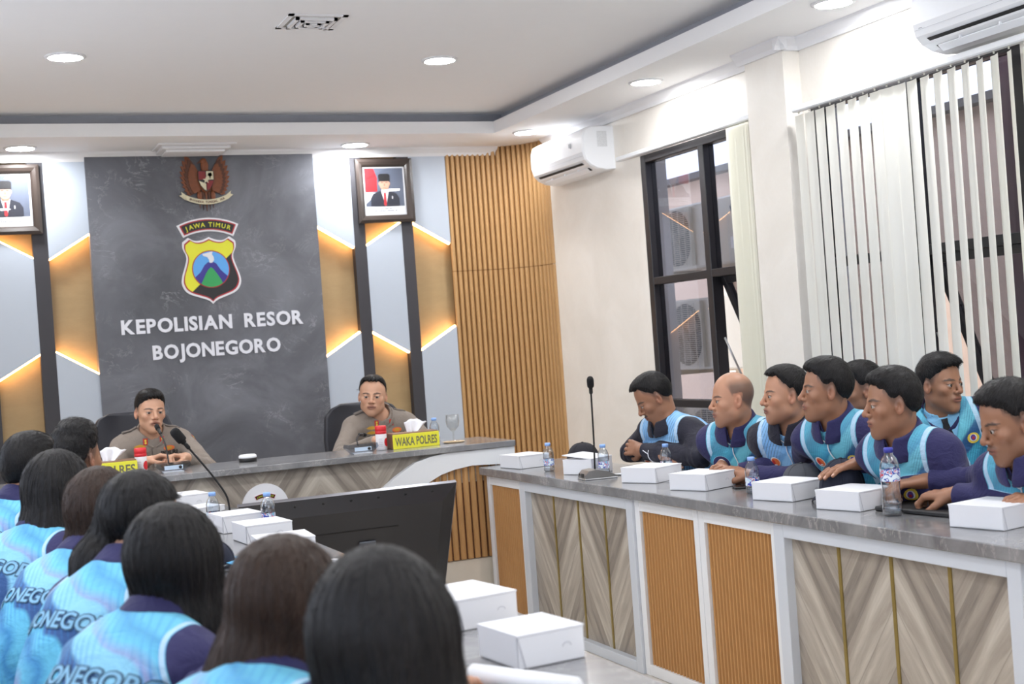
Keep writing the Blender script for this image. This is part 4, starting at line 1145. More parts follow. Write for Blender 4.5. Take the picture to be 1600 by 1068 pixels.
tag(tr, 'flat black folder under the arms of the man at the right edge', 'folder')
cs = MB()
cs.tube([(-.19, .0, .022), (-.12, 0, .03), (.1, 0, .03), (.17, 0, .02)], [.012, .03, .03, .012], 12)
o = cs.build('black_bag', mat('bag_nylon', srgb(34, 34, 36), .7), None, (.88, 5.78, ZD)); o.rotation_euler[2] = .1; o.scale = (.8, 1.3, .9)
tag(o, 'soft black bag on the left desk at the foot of the tall microphone', 'bag')
cb = MB(); pts = [(1.12 + .045 * cos(t) + .01 * t, 5.60 + .05 * sin(t), ZD + .012 + .02 * abs(sin(t * .7))) for t in [k * .5 for k in range(22)]]
o = cb.tube(pts, .0032, 6).build('looped_cable', M_MICB); tag(o, 'black cable looped around the foot of the tall microphone', 'cable')

# caps
def baseball_cap(x, y, z, rz, label, col, brimcol, r=.085, tiltx=0, h=.11, brim=True):
    o = empty('baseball_cap', (x, y, z), rz, label, 'cap'); o.rotation_euler = (tiltx, 0, rz)
    m = MB(); prof = []; n = 10
    for k in range(n + 1):
        t = (pi / 2) * k / n; prof.append((r * cos(t) ** .75 if k < n else 0, h * sin(t)))
    m.lathe(prof, 32, M=Matrix.Diagonal((.92, 1.08, 1, 1)), cap=False)
    for k in range(6):
        a = k * pi / 3; pts = [(r * .925 * cos(t) ** .75 * cos(a), r * 1.085 * cos(t) ** .75 * sin(a), h * 1.004 * sin(t)) for t in [(pi / 2) * j / 9 * .98 for j in range(10)]]
        m.tube(pts, .0012, 4)
    m.lathe([(.007, h - .002), (.006, h + .004), (0, h + .005)], 10)
    m.build('crown', col, o)
    if brim:
        b_ = MB(); vs = []; N = 12
        for i in range(N + 1):
            a = -1.05 + 2.1 * i / N; rr = r * 1.0
            x0_, y0_ = rr * .93 * sin(a), -rr * 1.08 * cos(a); L_ = .075 * cos(a * .85)
            vs += [(x0_, y0_, .004), (x0_ * 1.06, y0_ - L_ * .6, .006 - .012 * (a * a)), (x0_ * 1.04, y0_ - L_, .002 - .022 * (a * a))]
        b_.add(vs, [(3 * i + j, 3 * i + j + 3, 3 * i + j + 4, 3 * i + j + 1) for i in range(N) for j in range(2)], 0, True)
        bo = b_.build('brim', brimcol, o); s_ = bo.modifiers.new('thickness', 'SOLIDIFY'); s_.thickness = .003
    return o
M_NAVYC = mat('navy_cotton', srgb(26, 30, 48), .85); M_BLKC = mat('black_cotton', srgb(28, 28, 36), .85); M_GREYC = mat('grey_cotton', srgb(74, 76, 82), .85); M_SKYC = mat('sky_blue_cotton', srgb(112, 186, 232), .8)
baseball_cap(2.93, 6.15, ZD + .016, radians(20), 'black cap lying behind the sloping snack box on the right desk', M_BLKC, M_BLKC)
baseball_cap(2.975, 4.12, ZD + .018, radians(-60), 'navy cap held under a hand on the right desk', M_NAVYC, M_NAVYC, r=.088, h=.125)
baseball_cap(3.045, 4.47, ZD + .016, radians(-50), 'dark grey cap behind the snack box on the right desk', M_GREYC, M_GREYC, h=.085)
baseball_cap(.755, 4.36, ZD + .024, radians(95), 'navy cap with sky-blue brim on the left desk', M_NAVYC, M_SKYC, h=.075)
# rolled paper at the lower edge
rp = MB().tube([(.91, 2.46, ZD + .022), (1.02, 2.24, ZD + .022)], .021, 20)
tag(rp.build('paper_roll', M_PAPER), 'white paper roll at the bottom edge beside the nearest snack box', 'paper')

# ------------------------------------------------------------------ chairs
M_CHB = mat('black_chair_enamel', srgb(22, 22, 26), .18); M_CHP = mat('black_vinyl', srgb(30, 31, 36), .45)
def stack_chair(x, y, yaw, label, group=None):
    """faces local +y; origin on the floor under the seat"""
    o = empty('stacking_chair', (x, y, 0), yaw, label, 'chair', group)
    for s in (-1, 1):
        MB().tube([(s * .215, .20, 0), (s * .215, .20, .42), (s * .215, .17, .445), (s * .215, -.18, .445)], .0115, 10).build('leg', M_CHB, o)
        MB().tube([(s * .215, -.25, 0), (s * .215, -.20, .40), (s * .215, -.235, .60), (s * .21, -.30, .86)], .0115, 10).build('leg', M_CHB, o)
    MB().tube([(-.21, -.30, .86), (-.19, -.31, .885), (0, -.315, .89), (.19, -.31, .885), (.21, -.30, .86)], .0115, 10).tube([(-.215, .20, .16), (.215, .20, .16)], .008, 8).tube([(-.215, -.235, .16), (.215, -.235, .16)], .008, 8).build('crossbar', M_CHB, o)
    MB().rbox(-.21, .21, -.20, .215, .445, .49, .016).build('seat', M_CHP, o)
    q = Matrix.Translation((0, -.262, .74)) @ Matrix.Rotation(radians(14), 4, 'X')
    MB().rbox(-.198, .198, -.018, .018, -.13, .13, .012, M=q).build('backrest', M_CHP, o)
    rv = MB()
    for s in (-1, 1):
        for k in range(7): rv.lathe([(.0045, 0), (.004, .003), (0, .004)], 8, M=Matrix.Translation((s * .213, -.243 - .0325 * k * .6, .62 + .033 * k)) @ Matrix.Rotation(pi / 2, 4, 'X'))
    rv.build('rivets', mat('chrome', srgb(220, 220, 225), .15, 1.0), o)
    return o
def office_chair(x, y, yaw, zb, label):
    o = empty('office_chair', (x, y, 0), yaw, label, 'chair')
    bkr = MB(); N = 8; vs = []
    K = 6
    prof = [(.21, .56), (.245, .70), (.255, .90), (.24, 1.04), (.20, zb - .03), (.13, zb)]
    F = []
    for sgn, yy in ((1, -.0), (-1, -.06)):
        for (hw, z) in prof:
            for i in range(K + 1):
                t = 2 * i / K - 1; vs.append((hw * t, -.24 - .08 * (z - .55) + yy + .035 * t * t, z))
    m_ = (K + 1); P_ = len(prof)
    for j in range(P_ - 1):
        for i in range(K):
            F.append((j * m_ + i, j * m_ + i + 1, (j + 1) * m_ + i + 1, (j + 1) * m_ + i)); q = P_ * m_
            F.append((q + j * m_ + i, q + (j + 1) * m_ + i, q + (j + 1) * m_ + i + 1, q + j * m_ + i + 1))
        q = P_ * m_
        F.append((j * m_, (j + 1) * m_, q + (j + 1) * m_, q + j * m_)); F.append((j * m_ + K, q + j * m_ + K, q + (j + 1) * m_ + K, (j + 1) * m_ + K))
    q = P_ * m_
    for i in range(K):
        F.append((i, q + i, q + i + 1, i + 1)); b_ = (P_ - 1) * m_; F.append((b_ + i, b_ + i + 1, q + b_ + i + 1, q + b_ + i))
    bkr.add(vs, F, 0, True); bo = bkr.build('backrest', mat('black_leather', srgb(44, 45, 52), .42, scale=60), o)
    bv = bo.modifiers.new('round', 'BEVEL'); bv.width = .018; bv.segments = 3; bv.limit_method = 'ANGLE'
    MB().rbox(-.25, .25, -.25, .25, .40, .49, .03).build('seat', MATS['black_leather'], o)
    MB().tube([(0, 0, .06), (0, 0, .40)], .028, 12).build('gas_lift', M_MICB, o)
    b5 = MB()
    for k in range(5): a = 2 * pi * k / 5; b5.tube([(0, 0, .075), (.27 * cos(a), .27 * sin(a), .05)], [.024, .015], 8); b5.lathe([(0, 0), (.02, .005), (.025, .025), (.02, .045), (0, .05)], 10, M=Matrix.Translation((.27 * cos(a), .27 * sin(a), 0)))
    b5.build('castor_base', M_MICB, o)
    for s in (-1, 1): MB().tube([(s * .25, .0, .46), (s * .30, .02, .48), (s * .30, .02, .66), (s * .30, -.12, .67)], .014, 8).rbox(s * .30 - .03, s * .30 + .03, -.16, .12, .665, .69, .01).build('armrest', M_MICB, o)
    return o
# ------------------------------------------------------------------ implicit surfaces for bodies, hair and clothes
F4 = np.float32
def A3(*a): return np.array(a if len(a) == 3 else a[0], F4)
def nrm(q): return np.sqrt(np.einsum('ij,ij->i', q, q))
def unit(v): v = np.asarray(v, float); return v / max(1e-9, np.linalg.norm(v))
def s_sph(P, c, r): return nrm(P - A3(c)) - r
def s_ell(P, c, r, M=None):
    q = P - A3(c)
    if M is not None: q = q @ M.astype(F4)
    r = A3(r); a = q / r; k0 = nrm(a); k1 = nrm(a / r)
    return k0 * (k0 - 1) / np.maximum(k1, 1e-5)
def s_cone(P, a, b, ra, rb):
    a = A3(a); b = A3(b); ba = b - a; h = np.clip(((P - a) @ ba) / max(1e-9, float(ba @ ba)), 0, 1)
    return nrm(P - a - h[:, None] * ba) - (ra + (rb - ra) * h)
def smin(a, b, k):
    h = np.maximum(k - np.abs(a - b), 0) / k; return np.minimum(a, b) - h * h * k * .25
def smax(a, b, k): return -smin(-a, -b, k)
def near(P, c, R, fn):
    d = nrm(P - A3(c)) - R; m = d < .05; out = (d + .04).astype(F4)
    if m.any(): out[m] = fn(P[m])
    return out
def noise3(P, f, seed=0):
    rs = np.random.RandomState(seed); o = np.zeros(len(P), F4)
    for _ in range(5):
        k = unit(rs.randn(3)) * f * rs.uniform(.7, 1.5); o += np.sin(P @ k.astype(F4) + rs.uniform(0, 6.3)).astype(F4)
    return o / 5

def mesh_sdf(fn, lo, hi, h, B=5):
    lo = np.array(lo, float); hi = np.array(hi, float)
    nc = np.ceil((hi - lo) / (h * B)).astype(int)
    ax = [lo[i] + (np.arange(nc[i]) + .5) * h * B for i in range(3)]
    G = np.stack(np.meshgrid(*ax, indexing='ij'), -1).reshape(-1, 3).astype(F4)
    dc = fn(G).reshape(nc)
    act = np.abs(dc) < h * B * 1.35
    n = nc * B + 1
    up = lambda a: a.repeat(B, 0).repeat(B, 1).repeat(B, 2)
    D = np.ones(n, F4); cs = np.sign(up(dc)); D[:-1, :-1, :-1] = cs
    am = np.zeros(n, bool); ua = up(act)
    for dx in (0, 1):
        for dy in (0, 1):
            for dz in (0, 1): am[dx:dx + ua.shape[0], dy:dy + ua.shape[1], dz:dz + ua.shape[2]] |= ua
    I = np.argwhere(am)
    P = (lo + I * h).astype(F4); val = np.empty(len(P), F4)
    for s in range(0, len(P), 400000): val[s:s + 400000] = fn(P[s:s + 400000])
    D[am] = val
    val_all = D; neg = val_all < 0
    acc = np.zeros(tuple(n - 1) + (3,), F4); cnt = np.zeros(tuple(n - 1), F4); quads = []
    for a in range(3):
        b, c = (a + 1) % 3, (a + 2) % 3
        sl0 = [slice(None)] * 3; sl1 = [slice(None)] * 3; sl0[a] = slice(0, -1); sl1[a] = slice(1, None)
        ch = (neg[tuple(sl0)] != neg[tuple(sl1)]) & am[tuple(sl0)] & am[tuple(sl1)]
        E_ = np.argwhere(ch)
        if not len(E_): continue
        E1 = E_.copy(); E1[:, a] += 1
        d0 = D[E_[:, 0], E_[:, 1], E_[:, 2]]; d1 = D[E1[:, 0], E1[:, 1], E1[:, 2]]
        t = d0 / (d0 - d1); pt = E_.astype(F4); pt[:, a] += t
        ok = (E_[:, b] > 0) & (E_[:, c] > 0) & (E_[:, b] < n[b] - 1) & (E_[:, c] < n[c] - 1)
        E_, pt, d0 = E_[ok], pt[ok], d0[ok]
        cells = []
        for db, dcc in ((0, 0), (-1, 0), (-1, -1), (0, -1)):
            q = E_.copy(); q[:, b] += db; q[:, c] += dcc
            np.add.at(acc, (q[:, 0], q[:, 1], q[:, 2]), pt); np.add.at(cnt, (q[:, 0], q[:, 1], q[:, 2]), 1)
            cells.append((q[:, 0] * (n[1] - 1) + q[:, 1]) * (n[2] - 1) + q[:, 2])
        Q = np.stack(cells, 1); fl = d0 >= 0; Q[fl] = Q[fl][:, ::-1]
        quads.append(Q)
    Q = np.concatenate(quads); m = cnt > 0
    idx = -np.ones(m.size, int); idx[m.ravel()] = np.arange(m.sum())
    V = lo + (acc[m] / cnt[m][:, None]) * h
    return V.astype(F4), idx[Q]

def np_mesh(name, V, Q, mats, parent=None, attrs=None, mi=None, smooth=True):
    me = bpy.data.meshes.new(name)
    nv, nf = len(V), len(Q); k = Q.shape[1]
    me.vertices.add(nv); me.vertices.foreach_set('co', np.ascontiguousarray(V, F4).ravel())
    me.loops.add(nf * k); me.loops.foreach_set('vertex_index', np.ascontiguousarray(Q, np.int32).ravel())
    me.polygons.add(nf); me.polygons.foreach_set('loop_start', np.arange(0, nf * k, k, dtype=np.int32))
    try: me.polygons.foreach_set('loop_total', np.full(nf, k, np.int32))
    except Exception: pass
    for m_ in (mats if isinstance(mats, (list, tuple)) else [mats]): me.materials.append(m_)
    if mi is not None: me.polygons.foreach_set('material_index', np.asarray(mi, np.int32))
    me.update(calc_edges=True); me.polygons.foreach_set('use_smooth', np.full(nf, smooth))
    for nm, (tp, dat) in (attrs or {}).items():
        at = me.attributes.new(nm, tp, 'POINT')
        key = {'FLOAT': 'value', 'FLOAT_VECTOR': 'vector', 'FLOAT_COLOR': 'color'}[tp]
        at.data.foreach_set(key, np.ascontiguousarray(dat, F4).ravel())
    me.validate()
    o = bpy.data.objects.new(name, me); COL.objects.link(o)
    if parent: o.parent = parent
    return o

def rotm(yaw=0, pitch=0, roll=0):
    """columns = local x,y,z axes. yaw turns left(+) about z, pitch nods down(+), roll tips to its right(+)"""
    cy, sy, cp, sp, cr, sr = cos(yaw), sin(yaw), cos(pitch), sin(pitch), cos(roll), sin(roll)
    Rz = np.array([[cy, -sy, 0], [sy, cy, 0], [0, 0, 1]]); Rx = np.array([[1, 0, 0], [0, cp, sp], [0, -sp, cp]]); Ry = np.array([[cr, 0, sr], [0, 1, 0], [-sr, 0, cr]])
    return Rz @ Rx @ Ry

# ------------------------------------------------------------------ head (local: x right, y forward, z up, origin between the ears)
def head_sdf(q, p):
    w = p.get('wide', 1.0); jw = p.get('jaw', 1.0); fat = p.get('fat', 0.0)
    ax = np.abs(q[:, 0]); Pm = q.copy(); Pm[:, 0] = ax
    d = s_ell(q, (0, -.012, .036), (.076 * w, .096, .086))
    d = smin(d, s_ell(q, (0, .018, -.028), ((.057 + fat * .014) * w, .066, .078)), .03)
    d = smin(d, s_ell(q, (0, .046, -.068), ((.033 + fat * .014) * jw, .037, .036)), .03)
    d = smin(d, s_ell(q, (0, .066, -.094), (.020 * jw, .018, .016)), .024)
    d = smin(d, s_sph(Pm, ((.042 + fat * .010) * jw, .004, -.058), .013 + fat * .010), .03)
    d = smin(d, s_ell(Pm, (.043 * w, .056, -.016), (.018, .016, .016)), .022)
    d = smin(d, s_cone(Pm, (.012, .081, .021), (.044, .065, .020), .0055, .005), .014)
    d = smax(d, -s_ell(Pm, (.031, .098, .003), (.020, .016, .013)), .014)
    # nose
    d = smin(d, s_cone(q, (0, .083, .016), (0, .1035, -.020), .0062, .0090), .012)
    d = smin(d, s_sph(q, (0, .1040, -.024), .0098), .008)
    d = smin(d, s_ell(Pm, (.0135, .091, -.027), (.0086, .010, .0078)), .006)
    d = smax(d, -s_sph(Pm, (.0068, .1015, -.0335), .0030), .003)
    # eye lids over the ball
    e = s_sph(Pm, (.031, .0725, .003), .0141)
    e = np.maximum(e, -(np.abs(Pm[:, 2] - .0025) - p.get('eye', .0034) * np.clip(1 - ((Pm[:, 0] - .031) / .0145) ** 2, .0, 1)) * 1.0)
    d = smin(d, e, .0035)
    # mouth
    d = smin(d, s_ell(q, (0, .082, -.052), (.026, .010, .013)), .012)
    d = smin(d, s_ell(q, (0, .0905, -.0500), (.021, .0070, .0052)), .004)
    d = smin(d, s_ell(q, (0, .0890, -.0610), (.018, .0072, .0060)), .004)
    op = p.get('mouth', 0)
    if op: d = smax(d, -s_ell(q, (0, .094, -.0555), (.013, .012, .0015 + op)), .002)
    else: d = smax(d, -s_ell(q, (0, .0985, -.0553), (.024, .009, .0012)), .002)
    # ears
    er = s_ell(Pm, (.078 * w, -.008, -.004), (.0060, .0160, .0275), rotm(0, -.15, 0) @ rotm(.35, 0, 0))
    er = smax(er, -s_ell(Pm, (.0865 * w, -.003, .001), (.0110, .0092, .0170)), .003)
    er = smin(er, s_ell(Pm, (.0765 * w, .004, -.006), (.005, .004, .008)), .004)
    d = smin(d, er, .006)
    return d

def paint_head(q, p):
    """own colours of skin, lips, brows, stubble; shade painted into nostrils and lip gap"""
    n = len(q); base = np.array(srgb(*p.get('skin', (176, 128, 98)))[:3], F4)
    C = np.tile(base, (n, 1)) * (1 + .07 * noise3(q, 90, 3))[:, None]
    def blend(m, col): nonlocal C; C = C * (1 - m[:, None]) + np.array(srgb(*col)[:3], F4) * m[:, None]
    ax = np.abs(q[:, 0]); x, y, z = q[:, 0], q[:, 1], q[:, 2]
    sk = p.get('skin', (176, 128, 98))
    red = tuple(min(255, v * f) for v, f in zip(sk, (1.02, .86, .84)))
    blend(np.clip(1 - nrm((np.c_[ax - .043, y - .068, z + .022]) / .022), 0, 1) * .4, red)
    blend(np.clip(1 - nrm(np.c_[x, y - .105, z + .024] / .018), 0, 1) * .5, red)
    er = np.clip((ax - .072) / .006, 0, 1) * (z > -.04) * (z < .035) * (y > -.03) * (y < .015); blend(er * .35, red)
    beard = p.get('beard', .25)
    bm = np.clip((-.028 - z) / .02, 0, 1) * np.clip((y - .0) / .03, 0, 1) * (z > -.13); blend(bm * beard * .55, (70, 58, 52))
    lp = np.clip(1.25 - ((x / .025) ** 2 + ((z + .0555) / .0115) ** 2), 0, .25) * 4 * (y > .078); blend(np.clip(lp, 0, 1) * .7, p.get('lip', (132, 78, 68)))
    blend(np.clip(1.2 - ((x / .022) ** 2 + ((z + .0553) / .0016) ** 2), 0, .2) * 5 * (y > .078), (58, 32, 30))  # gap between the lips: shade painted into the colour
    br = np.clip(1.3 - (((ax - .032) / .021) ** 2 + ((z - .0255 + (ax - .034) ** 2 * 9) / .0040) ** 2), 0, .3) / .3 * (y > .045); blend(br * .88, (30, 24, 22))
    ln = np.clip(1.25 - (((ax - .031) / .0155) ** 2 + ((z - .0075) / .0030) ** 2), 0, .25) * 4 * (y > .065); blend(np.clip(ln, 0, 1) * .75, (40, 28, 24))
    blend(np.clip(1.3 - nrm(np.c_[ax - .0068, y - .1, z + .034] / .0038), 0, 1) * .9, (50, 28, 24))  # nostril holes: shade painted into the skin colour
    mu = p.get('moustache', 0)
    if mu: blend(np.clip(1.3 - ((x / .026) ** 2 + ((z + .041 + np.abs(x) * .18) / .0062) ** 2), 0, .3) / .3 * (y > .07) * mu, (28, 22, 22))
    if p.get('buzz'):
        zl = hairline(y, p); m = np.clip((z - zl) / .018, 0, 1) * (1 - er) * np.clip((.105 - z) / .04, .25, 1) * np.clip((.05 - y) / .03, 0, 1); blend(m * p['buzz'], (60, 52, 48))
    elif p.get('hair', 'short') in ('short', 'curly'):
        zl = hairline(y, p) - .024; m = np.clip((z - zl) / .026, 0, 1) * (y < .045) * (ax > .045); blend(m * .62, (50, 42, 40))
    return C
def hairline(y, p):
    f = p.get('recede', 0.0)
    return np.interp(y + f * 1.1 * (y > .0), [-.12, -.085, -.05, -.028, -.012, .006, .020, .034, .050, .066, .085, .12],
                     [-.060, -.052, -.032, -.008, .026, .012, .020, .050, .060, .076, .089, .103]).astype(F4)
def hair_short(q, p):
    ax = np.abs(q[:, 0]); x, y, z = q[:, 0], q[:, 1], q[:, 2]
    w = p.get('wide', 1.0); v = p.get('vol', .008)
    d = s_ell(q, (0, -.013, .038), (.076 * w + .0055, .096 + .008, .086 + v * .8))
    d = smin(d, s_ell(q, (0, .012, .088 + v * .4), (.060, .080, .026 + v * .6)), .03)
    fr = p.get('fringe', 0)
    if fr: d = smin(d, s_ell(q, (.0, .082, .088), (.045, .018 + fr, .016 + fr * .5)), .02)
    # thinner on the sides
    d = d + np.clip((ax - .05) / .03, 0, 1) * np.clip((.065 - z) / .06, 0, 1) * .0055
    tw = min(.0012, p.get('tuft', .0008))
    st = np.sin(x * 420 + np.sin(z * 90 + y * 60) * 2.4 + y * 160) * .4 + np.sin(y * 330 + x * 560 + np.sin(x * 90) * 3) * .3 + noise3(q, 330, 6) * .4
    d = d - tw * st * np.clip((z - .02) / .05, .25, 1) - tw * 1.2 * noise3(q, 130, 5) - p.get('lump', .0) * noise3(q, 75, 8)
    zl = hairline(y, p) + .003 * np.sin(x * 300) + .002 * np.sin(x * 700 + y * 500)
    rc = p.get('temple', 0)
    if rc: zl = zl + rc * np.clip((ax - .025) / .02, 0, 1) * np.clip((y - .03) / .03, 0, 1) * np.clip((.07 - ax) / .02, 0, 1)
    d = d + np.clip(1 - (z - zl) / .032, 0, 1) * .0055
    d = smax(d, (zl - z) * .8, .006)
    d = smax(d, -s_ell(np.c_[ax, y, z].astype(F4), (.082, -.004, -.006), (.016, .021, .034)), .004)
    return d

def strands(name, V, sdf, flow, N, K, step, rad, lift, seed, matr, parent):
    """fine hair lying on the hair volume: roots on V, walking along flow(P), kept on the surface by the sdf"""
    rs = np.random.RandomState(seed); P = V[rs.randint(len(V), size=N)].astype(F4); pts = []
    def grad(P):
        e = F4(.002); g = np.empty_like(P); d0 = sdf(P)
        for k in range(3): Q = P.copy(); Q[:, k] += e; g[:, k] = sdf(Q) - d0
        return d0, g / np.maximum(nrm(g), 1e-6)[:, None]
    jit = rs.randn(N, 3).astype(F4) * .22; L = rs.uniform(.6, 1.25, N).astype(F4)[:, None]
    for i in range(K + 1):
        d, n = grad(P); P = P - n * (d - F4(-.0008 + lift * i / K))[:, None]; pts.append(P.copy())
        f = flow(P) + jit; f = f - n * np.einsum('ij,ij->i', f, n)[:, None]; f /= np.maximum(nrm(f), 1e-6)[:, None]; P = P + f * F4(step) * L
    A = np.stack(pts, 1)                                   # N,K+1,3
    T = np.gradient(A, axis=1); T /= np.maximum(np.linalg.norm(T, axis=2, keepdims=True), 1e-6)
    up = rs.randn(N, 1, 3); U = np.cross(T, up); U /= np.maximum(np.linalg.norm(U, axis=2, keepdims=True), 1e-6); W_ = np.cross(T, U)
    r = rad * np.linspace(1, .25, K + 1)[None, :, None]; rings = []
    for k in range(3): a = 2 * pi * k / 3; rings.append(A + (U * cos(a) + W_ * sin(a)) * r)
    VV = np.stack(rings, 2).reshape(-1, 3)                  # index ((n*(K+1)+i)*3+k)
    n_, i_, k_ = np.meshgrid(np.arange(N), np.arange(K), np.arange(3), indexing='ij')
    f = lambda i, k: (n_ * (K + 1) + i) * 3 + k % 3
    QQ = np.stack([f(i_, k_), f(i_, k_ + 1), f(i_ + 1, k_ + 1), f(i_ + 1, k_)], -1).reshape(-1, 4)
    return VV, QQ

# ------------------------------------------------------------------ hands
def hand_prims(w, d, n, side, curl=.5, thumb_in=.5, sc=1.0, spread=.06):
    """w wrist, d finger direction, n palm normal (the way the fingers close), side +1 right / -1 left"""
    d = unit(d); n = unit(n - np.dot(n, d) * d); s = np.cross(d, n) * side      # towards the little finger... thumb is -s
    L = []
    kn = []
    for i, off in enumerate((-.030, -.010, .010, .028)):
        base = w + d * .018 * sc + s * off * .55 * sc
        k = w + d * (.088 - (.006 if i == 3 else 0) - (.003 if i == 0 else 0)) * sc + s * off * sc - n * .002
        L.append((base, k, .0135 * sc, .0105 * sc, .012)); kn.append(k)
    L.append((w - d * .01, w + d * .03 * sc, .022 * sc, .020 * sc, .014))
    for i, (k, ln) in enumerate(zip(kn, (.072, .080, .074, .058))):
        a = k; ang = 0; r = .0094 - .0006 * (i == 3)
        c = curl[i] if isinstance(curl, (list, tuple)) else curl
        spd = s * (i - 1.5) * spread
        for seg, (fl, bend) in enumerate(((.45, .75), (.30, 1.0), (.25, .7))):
            ang += c * bend
            b = a + (unit(d + spd * cos(ang)) * cos(ang) + n * sin(ang)) * ln * fl * sc
            L.append((a, b, (r - .0008 * seg) * sc, (r - .0008 * (seg + 1)) * sc, .0045)); a = b
    t0 = w + d * .022 * sc - s * .022 * sc + n * .006; t1 = t0 + unit(d * .75 - s * .65 + n * .35 * (1 + thumb_in)) * .038 * sc
    t2 = t1 + unit(d * .9 - s * (.4 - .7 * thumb_in) + n * .35 * (1 + thumb_in)) * .030 * sc; t3 = t2 + unit(d * .95 + s * thumb_in * .4 + n * .3) * .024 * sc
    L += [(t0, t1, .0150 * sc, .0115 * sc, .012), (t1, t2, .0112 * sc, .0098 * sc, .004), (t2, t3, .0098 * sc, .0078 * sc, .004)]
    return L
def hand_sdf(P, prims):
    d = None
    for a, b, ra, rb, k in prims:
        e = s_cone(P, a, b, ra, rb); d = e if d is None else smin(d, e, k)
    return d

# ------------------------------------------------------------------ materials for people
def m_skin():
    t = NT('skin'); a = t.attr('Col'); n = t.noise(t.coord(), 220, 3)
    c = t.mix(t.math('MULTIPLY', n, .16), a.outputs['Color'], (.25, .12, .08))
    t.set(color=c, rough=.46, sss=.06); t.b.inputs['Subsurface Radius'].default_value = (.012, .005, .003); t.b.inputs['Subsurface Scale'].default_value = 1.0
    t.put(t.b.inputs['Normal'], t.bump(n, .12, .002)) if False else None
    return t.m
def m_hair(name, c0, c1, sc=(90, 90, 7), rough=.48):
    t = NT(name); v = t.mapping(t.attr('flow').outputs['Vector'], sc)
    n = t.noise(v, 1.0, 4, .6, .3)
    t.set(color=t.mix(n, c0, c1), rough=rough, spec=.22)
    
    nd = t.bump(n, .55, .004); t.put(t.b.inputs['Normal'], nd); return t.m
M_SKIN = m_skin()
M_HAIR = m_hair('black_hair', srgb(8, 8, 9), srgb(30, 27, 28))
M_HAIRB = m_hair('brown_tinted_hair', srgb(14, 10, 9), srgb(66, 48, 38))
def m_jersey(name, cols, stripe, navy, stripe_dir=0, pipw=.0052):
    """attributes: pc = (across, height, depth) on the torso; sl>0 on the sleeves"""
    t = NT(name); pc = t.attr('pc').outputs['Vector']; sl = t.attr('sl').outputs['Fac']; s = t.sep(pc)
    x, z, y = s[0], s[1], s[2]
    wv = t.noise(t.mapping(pc, (2.2, 2.2, 2.2)), 1.6, 2, .5, .4)
    q = t.math('ADD', t.math('ADD', t.math('MULTIPLY', z, 3.2), t.math('MULTIPLY', x, 2.3)), t.math('MULTIPLY', wv, .8))
    q = t.math('FRACT', q)
    c = t.ramp(q, [(0, cols[0]), (.10, cols[1]), (.22, cols[1]), (.26, cols[2]), (.42, cols[2]), (.47, cols[3]), (.66, cols[3]), (.70, cols[4]), (.84, cols[1]), (1, cols[0])])
    u = t.math('ADD', t.math('MULTIPLY', x, 1.0), t.math('MULTIPLY', z, .55 if not stripe_dir else .0))
    st = t.math('FRACT', t.math('MULTIPLY', u, stripe[0]))
    stm = t.math('LESS_THAN', st, stripe[1])
    msk = t.ramp(t.noise(pc, 7, 2), [(.36, (0, 0, 0)), (.56, (1, 1, 1))])
    c = t.mix(t.math('MULTIPLY', t.math('MULTIPLY', stm, msk), stripe[2]), c, stripe[3])
    yoke = t.ramp(z, [(.36, (0, 0, 0)), (.44, (1, 1, 1))]); c = t.mix(t.math('MULTIPLY', yoke, .30), c, cols[5])
    pip = t.math('LESS_THAN', t.math('ABSOLUTE', t.math('ADD', sl, pipw * 1.4)), pipw)
    c = t.mix(t.math('MULTIPLY', pip, .8), c, srgb(188, 214, 236)[:3])
    isv = t.math('GREATER_THAN', sl, 0.0); c = t.mix(isv, c, navy)
    cl = t.noise(t.coord(), 900, 2)
    t.set(color=t.mix(t.math('MULTIPLY', cl, .1), c, (0, 0, 0)), rough=.78, sheen=.06)
    t.bump(t.noise(t.mapping(t.coord(), (1, 1, 1.6)), 16, 5, .62, 1.2), .55, .012)
    return t.m
NAVY = srgb(34, 32, 82); NAVYK = srgb(22, 22, 40)
TEAL = [srgb(*c)[:3] for c in ((32, 108, 142), (60, 160, 190), (36, 84, 134), (104, 190, 210), (44, 132, 172), (128, 196, 220))]
SKY = [srgb(*c)[:3] for c in ((110, 168, 226), (132, 186, 236), (120, 176, 230), (146, 198, 240), (116, 174, 228), (150, 200, 240))]
BACK = [srgb(*c)[:3] for c in ((50, 134, 190), (96, 186, 220), (44, 84, 140), (134, 196, 226), (142, 156, 204), (126, 200, 226))]
M_JT = m_jersey('teal_pattern_jersey', TEAL, (95, .30, .55, srgb(26, 78, 128)[:3]), NAVY)
M_JS = m_jersey('sky_striped_jersey', SKY, (70, .28, .9, srgb(40, 60, 110)[:3]), NAVYK)
M_JB = m_jersey('swoosh_back_jersey', BACK, (60, .34, .5, srgb(44, 130, 200)[:3]), srgb(34, 32, 84), pipw=.0034)
def cloth(name, c, rough=.85): 
    t = NT(name); n = t.noise(t.coord(), 12, 4, .6); n2 = t.noise(t.coord(), 700, 2)
    t.bump(t.noise(t.coord(), 18, 5, .62, 1.2), .5, .012)
    k = tuple(x * .86 for x in c[:3]); t.set(color=t.mix(n2, t.mix(n, k, c), k), rough=rough, sheen=.1); return t.m
M_NAVY = cloth('navy_collar_knit', NAVY); M_NAVYD = cloth('dark_navy_knit', NAVYK); M_TROU = cloth('dark_trousers', srgb(30, 32, 46)); M_UNI = cloth('taupe_uniform', srgb(139, 128, 118)); M_UNID = cloth('taupe_uniform_trim', srgb(104, 95, 88))
